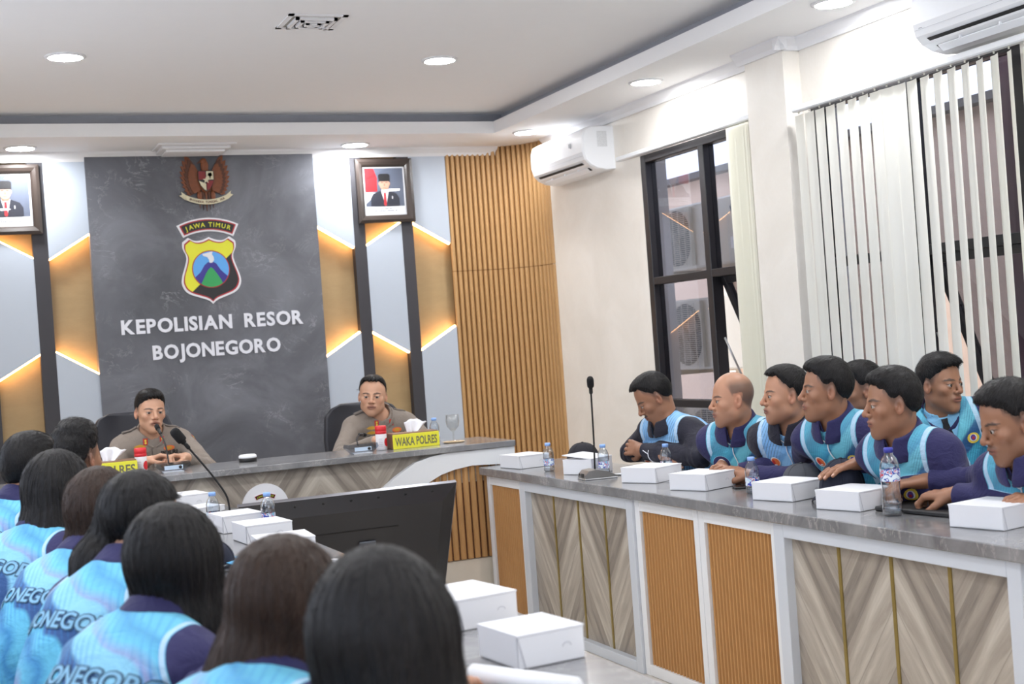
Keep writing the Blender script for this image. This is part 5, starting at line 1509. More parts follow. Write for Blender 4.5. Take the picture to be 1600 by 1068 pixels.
M_ZIP = mat('white_zip', srgb(228, 230, 236), .5); M_SHOE = mat('black_shoe', srgb(22, 22, 24), .35); M_SKYSH = cloth('sky_shirt', srgb(132, 190, 228)); M_TIE = cloth('black_tie', srgb(24, 24, 32))
DEC = [mat('patch_white', srgb(232, 230, 232), .6), mat('patch_red', srgb(186, 44, 42), .6), mat('patch_orange', srgb(222, 112, 60), .6), mat('patch_yellow', srgb(224, 196, 70), .6), mat('patch_purple', srgb(92, 60, 140), .6),
       mat('patch_black', srgb(26, 24, 26), .6), mat('patch_gold', srgb(206, 158, 60), .45, .3), mat('patch_blue', srgb(70, 140, 210), .6), mat('patch_pale', srgb(120, 172, 204), .6), mat('patch_steel', srgb(52, 84, 110), .7)]
def m_eye():
    t = NT('eyeball'); s = t.sep(t.coord()); r = t.math('SQRT', t.math('ADD', t.math('MULTIPLY', s[0], s[0]), t.math('MULTIPLY', s[2], s[2])))
    c = t.ramp(t.math('MULTIPLY', r, 100), [(0, (.004, .003, .003)), (.24, (.004, .003, .003)), (.28, (.03, .014, .008)), (.58, (.025, .012, .007)), (.66, (.34, .31, .29))])
    t.set(color=c, rough=.12); return t.m
M_EYE = m_eye()

def person(label, x, y, yaw, p):
    """p (body frame: x right, y forward, z up, origin on the floor under the hips):
       hip, head, hyaw/hpitch/hroll (radians), larm/rarm=(elbow, wrist), lhand/rhand=(dir, normal, curl, thumb)"""
    H = p.get('h', .0035); top = p.get('outfit', 'jersey')
    hip = A3(p.get('hip', (0, 0, .55))).astype(float); hc = np.array(p['head'], float); s0 = p.get('sc', 1.0); sc = np.array([s0, s0 * .915, s0])
    Rh = rotm(p.get('hyaw', 0), p.get('hpitch', 0), p.get('hroll', 0))
    fwd0 = np.array([0, 1., 0])
    nb = np.array(p.get('nb', hc + np.array([0, -.046, -.124])))
    tw = p.get('twist', 0.0)                                     # shoulder line turned about z
    X = np.array([cos(tw), sin(tw), 0]); up = unit(nb - hip); F_ = unit(np.cross(up, X)) ; X = unit(np.cross(F_, up))
    sw = p.get('sw', .160)
    dr = p.get('drop', .046); lr = p.get('lift', (0, 0))
    shR = nb + X * sw - up * dr + F_ * .01 + np.array([0, 0, lr[1]]); shL = nb - X * sw - up * dr + F_ * .01 + np.array([0, 0, lr[0]])
    Lsp = np.linalg.norm(nb - hip); bow = p.get('bow', .05)
    def spine(t): return hip + (nb - hip) * t - F_ * bow * sin(pi * t)
    Ms = np.stack([X, F_, up], 1)
    g = p.get('girth', 1.0); blm = p.get('belly', 0.0)
    def torso(P, i=0.0):
        d = s_ell(P, spine(.03), (.155 * g + i, .12 * g + i, .12 + i), Ms)
        d = smin(d, s_ell(P, spine(.36) + F_ * (.015 + blm * .05), ((.142 + blm * .02) * g + i, (.10 + blm * .05) * g + i, .17 + i), Ms), .08)
        d = smin(d, s_ell(P, spine(.70), (.160 * g + i, .104 * g + i, .155 + i), Ms), .08)
        d = smin(d, s_cone(P, shL * .82 + nb * .18 - up * .02, shR * .82 + nb * .18 - up * .02, .060 + i, .060 + i), .06)
        d = smin(d, s_cone(P, nb + up * .01, shL * .7 + nb * .3 + up * .012, .050 + i, .042 + i), .04)
        return smin(d, s_cone(P, nb + up * .01, shR * .7 + nb * .3 + up * .012, .050 + i, .042 + i), .04)
    arms = {}
    for s, sh, key in ((-1, shL, 'larm'), (1, shR, 'rarm')):
        el, wr = (np.array(v, float) for v in p[key]); arms[s] = (sh, el, wr)
    def arm(P, s, i=0.0, fr=1.0):
        sh, el, wr = arms[s]; e2 = el + (wr - el) * fr
        d = s_cone(P, sh, el, .044 * g + i, .036 * g + i * .8)
        return smin(d, s_cone(P, el, e2, .037 * g + i * .8, (.037 + (.027 - .037) * fr) + i * .8), .015)
    hands = {}
    for s, key in ((-1, 'lhand'), (1, 'rhand')):
        hd = p.get(key)
        if hd: sh, el, wr = arms[s]; hands[s] = hand_prims(wr, np.array(hd[0], float), np.array(hd[1], float), s, hd[2], hd[3], p.get('handsc', 1.0))
    neck_a, neck_b = nb - up * .02, hc + Rh @ np.array([0, -.022, -.035])
    nr = p.get('neck', .054)
    def body(P):
        d = near(P, hc, .15, lambda q: head_sdf((((q - hc.astype(F4)) @ Rh.astype(F4)) / sc.astype(F4)).astype(F4), p) * F4(s0 * .93))
        d = smin(d, s_cone(P, neck_a, neck_b, nr * 1.06, nr * .95), .022)
        d = smin(d, near(P, spine(.5), Lsp * .5 + .26, lambda q: torso(q, -.012)), .03)
        for s in (-1, 1):
            sh, el, wr = arms[s]
            d = smin(d, arm(P, s), .02)
        for s, pr in hands.items():
            w = arms[s][2]; d = smin(d, near(P, w + unit(p['lhand' if s < 0 else 'rhand'][0]) * .08, .13, lambda q: hand_sdf(q, pr)), .008)
        return d
    pts = [hip, hc + .16, hc - .13, shL, shR] + [a for s in arms for a in arms[s]]
    for pr in hands.values(): pts += [q[1] for q in pr]
    pts = np.array(pts); lo = pts.min(0) - .10; hi = pts.max(0) + .08; lo[2] = max(lo[2], hip[2] - .16)
    lo[0] = min(lo[0], hip[0] - .2); hi[0] = max(hi[0], hip[0] + .2); lo[1] = min(lo[1], hip[1] - .2)
    V, Q = mesh_sdf(body, lo, hi, H)
    q = ((V - hc) @ Rh / sc).astype(F4)
    inh = (nrm(q) < .16) & (q[:, 2] > -.13)
    C = paint_head(q, p); skin = np.array(srgb(*p.get('skin', (176, 128, 98)))[:3], F4)
    C[~inh] = skin * (1 + .08 * noise3(V[~inh], 60, 2))[:, None]
    for s, pr in hands.items():            # nails and darker knuckles
        for i in range(4):
            seg = pr[5 + 3 * i + 2]; tip = seg[1]; m = nrm(V - A3(tip)) < .0085 * 1.2; n_ = unit(np.array(p['lhand' if s < 0 else 'rhand'][1]))
            dd = unit(seg[1] - seg[0]); back = -(n_ - np.dot(n_, dd) * dd); bk = ((V - A3(tip)) @ back.astype(F4)) > .003
            C[m & bk] = np.array(srgb(206, 164, 144)[:3])
            for k in (5 + 3 * i, 6 + 3 * i): mk = np.clip(1 - nrm(V - A3(pr[k][1] if k > 5 + 3 * i else pr[k][0])) / .012, 0, 1)[:, None] * .35; C = C * (1 - mk) + C * .62 * mk
    Cc = np.c_[C, np.ones(len(C))]
    root = np_mesh('person', V, Q, M_SKIN, None, {'Col': ('FLOAT_COLOR', Cc)})
    root.location = (x, y, 0); root.rotation_euler = (0, 0, yaw)
    tag(root, label, 'person', p.get('group'))
    # eyes
    if p.get('eyes', True):
        for s in (-1, 1):
            gz = p.get('gaze', 0.0); c = hc + Rh @ (np.array([s * .031, .0725, .003]) * sc)
            m = MB(); m.lathe([(.0125 * s0 * sin(pi * k / 10), -.0125 * s0 * cos(pi * k / 10)) for k in range(11)], 16, cap=False)
            eo = m.build('eye', M_EYE, root); Me = Matrix(Rh.tolist()).to_4x4() @ Matrix.Rotation(gz, 4, 'Z'); Me.translation = Vector(c); eo.matrix_local = Me
    # ---- jacket
    folds = p.get('seed', 1)
    infl = .014 if top != 'uniform' else .012
    nax = unit(neck_b - neck_a)
    cuffs = p.get('cuff', .97)
    fw = unit(F_ - nax * np.dot(F_, nax)); sdv = np.cross(fw, nax)
    cb = nb + F_ * .010 + up * .012
    def jacket(P):
        d = torso(P, infl)
        for s in (-1, 1):
            sh, el, wr = arms[s]; a_ = arm(P, s, infl * .9, cuffs)
            cut = (((P - wr.astype(F4)) @ unit(wr - el).astype(F4)) + .012).astype(F4)
            r = P - el.astype(F4); w_ = np.exp(-(nrm(r) / .07) ** 2); ax_ = unit(wr - sh).astype(F4)
            a_ = smax(a_ - .0045 * w_ * np.sin((r @ ax_) * 190), cut, .006)
            d = smin(d, a_, .025)
        d = d - .0060 * noise3(P, 32, folds) - .0034 * noise3(P, 70, folds + 7)
        if p.get('vneck'):
            r = P - cb.astype(F4); t = r @ nax.astype(F4); s_ = np.abs(r @ sdv.astype(F4)); f = r @ fw.astype(F4)
            d = smax(d, np.where(f > 0, (t + p['vneck']) * .42 - s_, -1).astype(F4), .005)
        nk = s_cone(P, nb + up * .012 + F_ * .014, nb + nax * .3 + F_ * .03, nr + .004, nr + .05)
        d = smax(d, -nk, .012)
        return smax(d, (-((P - hip.astype(F4)) @ up.astype(F4)) - p.get('hem', .09)).astype(F4), .01)
    Vj, Qj = mesh_sdf(jacket, lo - .03, hi + .02, p.get('hj', .0055))
    dt = torso(Vj, infl); sl = np.full(len(Vj), -1., F4)
    for s in (-1, 1):
        sh, el, wr = arms[s]
        e0 = sh + (el - sh) * .02
        a_ = s_cone(Vj, e0, el, .050 * g + infl, .041 * g + infl); a_ = np.minimum(a_, s_cone(Vj, el, wr, .041 * g + infl, .029 + infl))
        side = (((Vj - nb.astype(F4)) @ X.astype(F4)) * s - (sw - p.get('arml', .028))) * .6
        sl = np.maximum(sl, np.where(s_cone(Vj, sh, el, .07, .06) < s_cone(Vj, el, wr, .05, .04), np.minimum(dt - a_ + .030, side), (dt - a_ - .002) * 7))
    rel = Vj - nb.astype(F4); pc = np.c_[rel @ X.astype(F4), rel @ up.astype(F4) + .45, rel @ F_.astype(F4)]
    mj = p.get('mat', M_JT)
    jk = np_mesh('jacket' if top != 'uniform' else 'uniform_shirt', Vj, Qj, mj, root, {'pc': ('FLOAT_VECTOR', pc), 'sl': ('FLOAT', sl)})
    # ---- collar
    cm = p.get('collar_mat', M_NAVY); chh = p.get('collar_h', .052)
    def collar(P):
        r = P - cb.astype(F4); t = r @ nax.astype(F4); f = r @ fw.astype(F4); s_ = r @ sdv.astype(F4)
        rad = np.sqrt((s_ / 1.06) ** 2 + ((f + .0) / 1.0) ** 2); tt = t + f * .28
        outer = np.where(tt > chh * .0, nr + .012 + (chh - tt) * .38, nr + .012 + chh * .38)
        d = np.abs(rad - outer) - .0036
        d = smin(d, np.abs(rad - (nr + .007)) - .003, .004)
        d = smax(d, tt - chh - .0015 * np.sin(np.arctan2(s_, f) * 3), .004); d = smax(d, -.028 - tt, .004)
        op = .002 + np.clip(tt + .022, 0, 1) * p.get('open', .22)
        d = smax(d, np.where(f > 0, op - np.abs(s_), -1).astype(F4), .006)
        return d * .9
    try:
        Vc, Qc = mesh_sdf(collar, cb - .13, cb + .13, .0042); np_mesh('collar', Vc, Qc, cm, jk)
    except ValueError: pass
    # ---- projection helpers on the jacket
    def march(O, Dn, maxd=.5):
        O = np.array(O, F4); Dn = np.array(Dn, F4); t = np.zeros(len(O), F4)
        for _ in range(40):
            t = np.minimum(t + jacket(O + Dn * t[:, None]) * .75, maxd)
        return O + Dn * (t - .0018)[:, None]
    def decal(name, cx, cz, size, layers, right=None, nrml=None, start=.155):
        """cx across (body X), cz below the neck base along the spine; layers: (verts2d, faces, material)"""
        n_ = unit(nrml if nrml is not None else F_); r_ = unit(right if right is not None else X); u_ = unit(np.cross(r_, n_)); u_ = u_ if np.dot(u_, up) > 0 else -u_
        c0 = nb + X * cx - up * cz + n_ * start
        vs = []; fs = []; mi = []
        for k, (v2, f2, m_) in enumerate(layers):
            o_ = len(vs); P0 = np.array([c0 + r_ * a * size + u_ * b * size for a, b in v2]); h_ = march(P0, np.tile(-n_, (len(P0), 1)))
            h_ = h_ + n_.astype(F4) * .0009 * (k + 1); vs += [tuple(v) for v in h_]; fs += [[i + o_ for i in f] for f in f2]; mi += [m_] * len(f2)
        m = MB(); m.v = vs; m.f = fs; m.mi = mi; m.sm = [False] * len(fs)
        return m.build(name, DEC, jk)
    def disc(r=1, n=14, sx=1, sz=1, ox=0, oz=0): return ([(ox, oz)] + [(ox + r * sx * cos(2 * pi * k / n), oz + r * sz * sin(2 * pi * k / n)) for k in range(n)], [(0, 1 + k, 1 + (k + 1) % n) for k in range(n)])
    def quad(x0, x1, z0, z1, n=4):
        v = [(x0 + (x1 - x0) * i / n, z) for i in range(n + 1) for z in (z0, z1)]; return (v, [(2 * i, 2 * i + 2, 2 * i + 3, 2 * i + 1) for i in range(n)])
    def txt(s_, bold=.02):
        v, f = text_geo(s_, 1.0, bold, 0, 'CENTER', 3); return ([(a, b) for a, b, _ in v], f)
    mirr = X
    if p.get('badges'):
        decal('badge', .075, .115, .024, [(*disc(), 0), (*disc(.82, 14, 1, 1, -.05, 0), 2), (*disc(.45, 10, .7, 1.2, .25, -.05), 1), (*quad(-.3, .2, -.6, -.35, 2), 0)])
        decal('badge', -.078, .115, .022, [(*disc(1, 14, 1.1, 1), 3), (*disc(.68, 12, 1, 1, 0, .05), 0), (*disc(.52, 12, .9, 1.1, 0, .1), 4), (*disc(.25, 8), 1)])
    if p.get('zip'):
        zz = np.linspace(.035, p['zip'], 16); P0 = np.array([nb + X * (.004 * sin(i * .9)) - up * z_ + F_ * .155 for i, z_ in enumerate(zz)]); h_ = march(P0, np.tile(-F_, (16, 1)))
        MB().tube([tuple(v + F_ * .002) for v in h_], .0024, 6).tube([tuple(h_[0] + F_ * .004 + X * .02 + up * .02), tuple(h_[0] + F_ * .004), tuple(h_[0] + F_ * .004 - X * .02 + up * .02)], .002, 6).build('zip', M_ZIP, jk)
    if p.get('back_text'):
        decal('back_lettering', 0.0, .13, .052, [(*txt('BOJONEGORO', .075), 9), (*txt('BOJONEGORO', .02), 8)], right=X, nrml=-F_, start=.26)
    if top == 'uniform':
        dz = 0
        decal('chest_lettering', -.078, .095, .034, [(*txt('POLRI', .02), 5)], right=-X)
        decal('name_tape', .072, .100, .030, [(*txt(p.get('tape', 'NO'), .02), 5)], right=-X)
        fl = lambda: [([(-1.2, 0), (-.5, .32), (0, .42), (.5, .32), (1.2, 0), (.5, -.22), (0, -.3), (-.5, -.22)], [(0, 1, 7), (1, 2, 6, 7), (2, 3, 5, 6), (3, 4, 5)], 6)]
        decal('wing_pin', .076, .036, .030, fl()); decal('wing_pin', .076, .064, .028, fl())
        decal('ribbon_pin', -.078, .058, .030, [(*disc(1, 12, 1, .5), 2), (*disc(.6, 10, 1, .5), 6)])
        decal('collar_pin', .045, .012, .016, [(*quad(-.8, .8, -1.1, 1.1), 1), (*disc(.4, 8, 1, 1, 0, .4), 3), (*disc(.4, 8, 1, 1, 0, -.4), 3)])
        decal('collar_pin', -.045, .012, .016, [(*quad(-.8, .8, -1.1, 1.1), 1), (*disc(.4, 8, 1, 1, 0, .4), 3), (*disc(.4, 8, 1, 1, 0, -.4), 3)])
        if p.get('medals'):
            decal('pocket_badge', .072, .165, .026, [(*quad(-1.1, 1.1, -.9, .8), 5), (*disc(.75, 12, 1.1, .8), 6), (*disc(.35, 8), 1)])
            decal('pocket_badge', .070, .215, .026, [(*quad(-1.1, 1.1, -.9, .8), 5), (*disc(.75, 12, .8, 1), 6), (*disc(.4, 8), 3)])
        # pocket flaps, placket and epaulettes
        for s in (-1, 1):
            v = [(-1, .15), (0, .15), (1, .15), (1, -.35), (0, -.5), (-1, -.35)]
            decal('pocket_flap', s * .078, .145, .048, [(v, [(0, 1, 4, 5), (1, 2, 3, 4)], 0)]).data.materials[0] = M_UNID
            e0 = nb + X * s * .075 + up * .08; e1 = nb + X * s * .155 + up * .08
            Pg = np.array([e0 + (e1 - e0) * t - F_ * w_ for t in np.linspace(0, 1, 5) for w_ in (-.022, .022)]); hg = march(Pg, np.tile(-up, (10, 1)), .3)
            hg = hg + up * .003; m = MB(); m.add([tuple(v) for v in hg], [(2 * i, 2 * i + 2, 2 * i + 3, 2 * i + 1) for i in range(4)], 0, True)
            eo = m.build('epaulette', M_UNID, jk); md_ = eo.modifiers.new('t', 'SOLIDIFY'); md_.thickness = .004
        # shoulder patches on the left sleeve
        sh, el, wr = arms[-1]; outw = unit(-X * .75 + F_ * .65); mid = sh * .72 + el * .28
        cx_ = float(np.dot(mid - nb, X)); cz_ = -float(np.dot(mid - nb, up))
        rr = unit(np.cross(unit(sh - el), outw)); rr = rr if np.dot(rr, X) < 0 else -rr
        decal('sleeve_patch', cx_, cz_ - .035, .030, [(*quad(-1.1, 1.1, -.2, .35), 1), (*quad(-.9, .9, -.08, .24), 3)], right=rr, nrml=outw, start=.11)
        decal('sleeve_patch', cx_, cz_ + .012, .030, [([(-1, .8), (0, 1), (1, .8), (.85, -.4), (0, -1.1), (-.85, -.4)], [(0, 1, 4), (1, 2, 3, 4), (0, 4, 5)], 1), (*disc(.62, 12), 3), (*disc(.5, 12), 7), ([(-.3, -.3), (0, .25), (.3, -.3)], [(0, 1, 2)], 0)], right=rr, nrml=outw, start=.11)
        zz = np.linspace(.05, .33, 12); P0 = np.array([nb - up * z_ + F_ * .155 + X * .012 for z_ in zz]); h_ = march(P0, np.tile(-F_, (12, 1)))
        MB().tube([tuple(v + F_ * .0005) for v in h_], .0018, 5).build('placket_seam', M_UNID, jk)
    if p.get('shirt'):
        def shirt(P):
            r = P - cb.astype(F4); t = r @ nax.astype(F4); f = r @ fw.astype(F4); s_ = r @ sdv.astype(F4); rad = np.sqrt(s_ ** 2 + f ** 2); tt = t + f * .35
            d = np.abs(rad - (nr + .006 + np.clip(.03 - tt, 0, .1) * .30)) - .0030; d = smax(d, tt - .036, .003); d = smax(d, -.02 - tt, .003); d = smax(d, np.where(f > 0, .35 * (tt + .02) + .001 - np.abs(s_), -1).astype(F4), .003)
            b_ = torso(P, .007); b_ = smax(b_, np.maximum(np.maximum(np.abs(s_) - .085, -.17 - t), -f), .004); b_ = smax(b_, t + .0, .004)
            return np.minimum(d, b_)
        Vs, Qs = mesh_sdf(shirt, cb + np.array([-.15, -.15, -.22]), cb + np.array([.15, .15, .11]), .0042); np_mesh('shirt', Vs, Qs, M_SKYSH, root)
        tp = [(-.002, .013), (-.022, .011), (-.030, .013), (-.08, .022), (-.13, .028), (-.17, .030)]
        O = np.array([cb + nax * a + sdv * (w_ * k) + fw * .17 for a, w_ in tp for k in (-1, 0, 1)], F4); tt_ = np.zeros(len(O), F4); Dn = np.tile(-fw, (len(O), 1)).astype(F4)
        for _ in range(40): tt_ = np.minimum(tt_ + torso(O + Dn * tt_[:, None], .007) * .75, .14)
        Hh = O + Dn * (tt_ - .005)[:, None]; m = MB(); m.add([tuple(v) for v in Hh], [(3 * i + k, 3 * i + k + 1, 3 * i + k + 4, 3 * i + k + 3) for i in range(5) for k in (0, 1)], 0, True)
        to = m.build('tie', M_TIE, root); so_ = to.modifiers.new('t', 'SOLIDIFY'); so_.thickness = .004
    # ---- hair
    hs = p.get('hair', 'short'); mh = p.get('hair_mat', M_HAIR)
    if hs in ('short', 'curly'):
        pp = dict(p)
        if hs == 'curly': pp.setdefault('lump', .007); pp.setdefault('tuft', .004); pp['vol'] = p.get('vol', .03)
        Vh, Qh = mesh_sdf(lambda P: hair_short(P, pp), (-.12, -.16, -.10), (.12, .14, .19), .0026)
        fl = np.c_[Vh[:, 0], Vh[:, 2] * .6 + Vh[:, 0] * .2, Vh[:, 1]]
        Vh2 = (Vh * sc) @ Rh.T + hc; np_mesh('hair', Vh2, Qh, mh, root, {'flow': ('FLOAT_VECTOR', fl)})
        cr_ = np.array((.008, -.045, .125), F4); cu = .9 if hs == 'curly' else .0
        def flow(P):
            f = P - cr_; f[:, 2] -= .02; f[:, 1] += .35 * nrm(f) * (P[:, 2] > .06); f /= np.maximum(nrm(f), 1e-6)[:, None]
            return f + cu * np.stack([np.sin(P[:, 1] * 300), np.cos(P[:, 2] * 260), np.sin(P[:, 0] * 280)], 1).astype(F4)
        VS, QS = strands('s', Vh, lambda P: hair_short(P.astype(F4), pp), flow, p.get('nstr', 3200), 4, .0052, .00042, p.get('stand', .0028) * (2.2 if hs == 'curly' else 1), folds, None, None)
        so = np_mesh('hair_strands', (VS * sc) @ Rh.T + hc, QS, M_STRAND, root); so['kind'] = 'stuff'
    elif hs in ('long', 'tail'):
        locks = p['locks']
        def hairl(P):
            q = (((P - hc.astype(F4)) @ Rh.astype(F4)) / sc.astype(F4)).astype(F4); v = p.get('vol', .016)
            d = s_ell(q, (0, -.014, .036), (.078 + v * .8, .098 + v * .7, .086 + v))
            yy, zz_ = q[:, 1], q[:, 2]
            zl = np.interp(yy, [-.12, -.03, .02, .05, .085, .12], [-.2, -.12, -.10 if hs == 'long' else .01, .02, .070, .09]).astype(F4)
            d = smax(d, (zl - zz_) * .8, .01)
            if hs == 'tail': d = smax(d, -s_ell(np.c_[np.abs(q[:, 0]), yy, zz_].astype(F4), (.09, -.004, -.008), (.022, .024, .036)), .005)
            for (a, b, ra, rb, flat) in locks:
                a = np.array(a, float); b = np.array(b, float)
                if flat:
                    n_ = unit(flat); e = s_cone(P + ((P - a.astype(F4)) @ n_.astype(F4))[:, None] * n_.astype(F4) * .8, a, b, ra, rb) * .62
                else: e = s_cone(P, a, b, ra, rb)
                d = smin(d, e, p.get('lk', .035))
            if hs == 'tail': d = smax(d, -s_ell(np.c_[np.abs(q[:, 0]), yy, zz_].astype(F4), (.095, .0, -.008), (.034, .028, .038)), .005)
            th = np.arctan2(P[:, 0] - hc[0], P[:, 1] - hc[1])
            st = np.sin(th * 37 + 2 * np.sin(P[:, 2] * 9)) * .5 + np.sin(th * 83 + P[:, 2] * 6) * .35 + np.sin(th * 140 + 3) * .25
            return d - .0022 * st.astype(F4) - .003 * noise3(P, 22, folds + 3)
        pl = np.array([l[0] for l in locks] + [l[1] for l in locks] + [hc + .13, hc - .13]); 
        Vh, Qh = mesh_sdf(hairl, pl.min(0) - .10, pl.max(0) + .10, p.get('hh', .0045))
        th = np.arctan2(Vh[:, 0] - hc[0], Vh[:, 1] - hc[1]); fl = np.c_[np.cos(th) * .15, np.sin(th) * .15, Vh[:, 2] * .5]
        ho = np_mesh('hair', Vh, Qh, mh, root, {'flow': ('FLOAT_VECTOR', fl)})
        down = np.array([0, 0, -1], F4)
        def flowl(P):
            q = P - hc.astype(F4); f = q * F4(.8); f[:, 2] = -np.clip(.10 - q[:, 2], .02, 1) * 1.2
            L0, L1 = locks[0], locks[min(1, len(locks) - 1)]; dr_ = unit(np.array(L1[1]) - np.array(L0[0])).astype(F4)
            f /= np.maximum(nrm(f), 1e-6)[:, None]; w_ = np.clip((.06 - q[:, 2]) / .12, 0, 1)[:, None]
            return f * (1 - w_) + dr_ * w_ * 1.2
        VS, QS = strands('s', Vh, lambda P: hairl(P.astype(F4)), flowl, p.get('nstr', 2600), 9, .013, .00050, .002, folds, None, None)
        so = np_mesh('hair_strands', VS, QS, M_STRANDB if mh is M_HAIRB else M_STRAND, root); so['kind'] = 'stuff'
        # loose strands following the locks
        rs = np.random.RandomState(folds); sm_ = MB()
        for k in range(p.get('strands', 90)):
            a, b, ra, rb, _ = locks[rs.randint(len(locks))]; a = np.array(a, float); b = np.array(b, float)
            o1 = unit(rs.randn(3)); o1[2] *= .3; s0 = a + o1 * ra * .9; s1 = b + o1 * (rb * 1.05 + .004) + np.array([0, 0, -rs.uniform(0, .06)])
            md_ = (s0 + s1) / 2 + rs.randn(3) * .006
            sm_.tube([tuple(s0), tuple(md_ * .5 + (s0 * .25 + s1 * .25)), tuple(s1)], [.0012, .0012, .0004], 4)
        so = sm_.build('loose_strands', M_STRAND, root); so['kind'] = 'stuff'
    # ---- legs
    if p.get('legs', True):
        def trousers(P):
            d = s_ell(P, hip, (.165 * g, .125 * g, .11))
            for s in (-1, 1):
                hp = hip + np.array([s * .09, .02, -.01]); kn = np.array([s * .12, .44, .53]) + np.array(p.get('knee', (0, 0, 0))); an = np.array([s * .12, .42, .10]) + np.array(p.get('foot', (0, 0, 0)))
                d = smin(d, s_cone(P, hp, kn, .085 * g, .062), .04); d = smin(d, s_cone(P, kn, an, .060, .048), .03)
            return d - .004 * noise3(P, 40, folds + 2)
        Vt, Qt = mesh_sdf(trousers, (-.32, -.25, .02), (.32, .62, .75), .010); np_mesh('trousers', Vt, Qt, M_TROU, root)
        for s in (-1, 1):
            an = np.array([s * .12, .42, .0]) + np.array(p.get('foot', (0, 0, 0)))
            def shoe(P, an=an): 
                d = s_ell(P, an + np.array([0, .06, .035]), (.045, .13, .036)); d = smin(d, s_cone(P, an + np.array([0, .0, .04]), an + np.array([0, 0, .095]), .045, .05), .03); return smax(d, (.001 - P[:, 2]).astype(F4), .004)
            Vs, Qs = mesh_sdf(shoe, an + np.array([-.08, -.1, -.02]), an + np.array([.08, .22, .18]), .008); np_mesh('shoe', Vs, Qs, M_SHOE, root)
    return root
M_STRAND = mat('hair_strand', srgb(22, 19, 19), .38, var=.3, scale=90)
M_STRANDB = mat('brown_hair_strand', srgb(62, 44, 34), .4, var=.35, scale=60)
# ------------------------------------------------------------------ the people (points given in room metres)
def wperson(label, root, yaw, head, hip_z=.53, hip_off=(0, 0), **k):
    c, s = cos(-yaw), sin(-yaw); rx, ry = root
    def L(q): return (c * (q[0] - rx) - s * (q[1] - ry), s * (q[0] - rx) + c * (q[1] - ry), q[2])
    def D(q): return (c * q[0] - s * q[1], s * q[0] + c * q[1], q[2])
    p = dict(k); p['hip'] = (hip_off[0], hip_off[1], hip_z); p['head'] = L(head)
    for key in ('larm', 'rarm'): p[key] = tuple(L(q) for q in p[key])
    for key in ('lhand', 'rhand'):
        if p.get(key): a = p[key]; p[key] = (D(a[0]), D(a[1]), a[2], a[3])
    if 'nbw' in p: p['nb'] = L(p.pop('nbw'))
    if 'locks' in p:
        hx, hy, hz = p['head']; out = []
        for a, b, ra, rb, flat in p['locks']:
            f = lambda v: (lambda w: (hx + w[0], hy + w[1], hz + v[2]))(D((v[0] * .92 + v[1] * .39, -v[0] * .39 + v[1] * .92, 0)))
            out.append((f(a), f(b), ra, rb, None if not flat else D(flat)))
        p['locks'] = out
    return person(label, rx, ry, yaw, p)
SK = dict(tan=(180, 132, 104), brown=(150, 106, 80), dark=(118, 80, 58), fair=(200, 154, 126), mid=(158, 112, 84))
HP = pi / 2
ROW = 'athletes and officials seated behind the right desk'
G = dict(badges=True, zip=.26, legs=True)
# 1 reading man, arms crossed
wperson('person with moustache looking down, arms crossed, in a sky-blue and black jersey', (3.47, 5.80), HP + .22, (3.13, 5.75, 1.105), hyaw=-.55, hpitch=.52, nb=(.0, .30, .985),
        larm=((3.17, 5.44, .84), (3.075, 5.80, .87)), rarm=((3.12, 6.02, .84), (3.10, 5.66, .855)), lhand=((-.25, .95, .1), (.9, .2, -.3), .45, .3), rhand=((.2, -.9, -.1), (.6, 0, -.7), .3, .3),
        skin=SK['brown'], moustache=.95, beard=.3, mat=M_JS, collar_mat=M_NAVYD, recede=.014, temple=.020, eye=.0022, seed=11, collar_h=.04, vol=.006, **G)
# 2 bald
wperson('bald person in a teal jersey with white zip, behind the second pair of boxes', (3.40, 5.24), HP + .52, (3.17, 5.135, 1.100), hyaw=-.80, hpitch=.02,
        larm=((3.42, 4.92, .84), (3.20, 4.98, .80)), rarm=((3.36, 5.36, .84), (3.14, 5.20, .82)), lhand=((-.6, .7, -.1), (0, .1, -1), .4, .4), rhand=((-.6, -.7, -.1), (0, 0, -1), .4, .4),
        skin=SK['tan'], hair='none', buzz=.75, beard=.5, fat=1.0, girth=1.12, belly=1.0, wide=1.03, moustache=.2, mat=M_JT, seed=12, eye=.0036, neck=.06, **G)
# 3
wperson('person with receding dark hair in a sky-blue jersey, third along the window row', (3.40, 4.84), HP + .50, (3.18, 4.745, 1.120), hyaw=-.80, hpitch=-.03,
        larm=((3.42, 4.53, .84), (3.20, 4.60, .80)), rarm=((3.34, 5.00, .85), (3.14, 4.92, .82)), lhand=((-.7, .5, -.1), (0, .1, -1), .4, .4), rhand=((-.7, -.3, -.1), (0, 0, -1), .4, .4),
        skin=SK['tan'], recede=.016, temple=.022, beard=.35, fat=.7, girth=1.08, mat=M_JS, collar_mat=M_NAVYD, seed=13, vol=.007, eye=.0036, neck=.058, **G)
# 4 clasped hands
wperson('person with clasped hands on the desk, navy sleeves and teal jersey, fourth along the row', (3.34, 4.36), HP + .18, (3.08, 4.325, 1.150), hyaw=-.63, hpitch=-.04,
        larm=((3.20, 4.32, .835), (3.025, 4.785, .812)), rarm=((3.28, 4.80, .85), (3.04, 4.925, .815)), lhand=((-.35, .85, .22), (-.1, .3, -.85), .62, .55), rhand=((-.80, -.35, .30), (-.2, .2, -.9), .66, .55),
        skin=SK['brown'], mat=M_JT, temple=.010, seed=14, vol=.010, beard=.2, jaw=.95, twist=.12, handsc=1.05, **G)
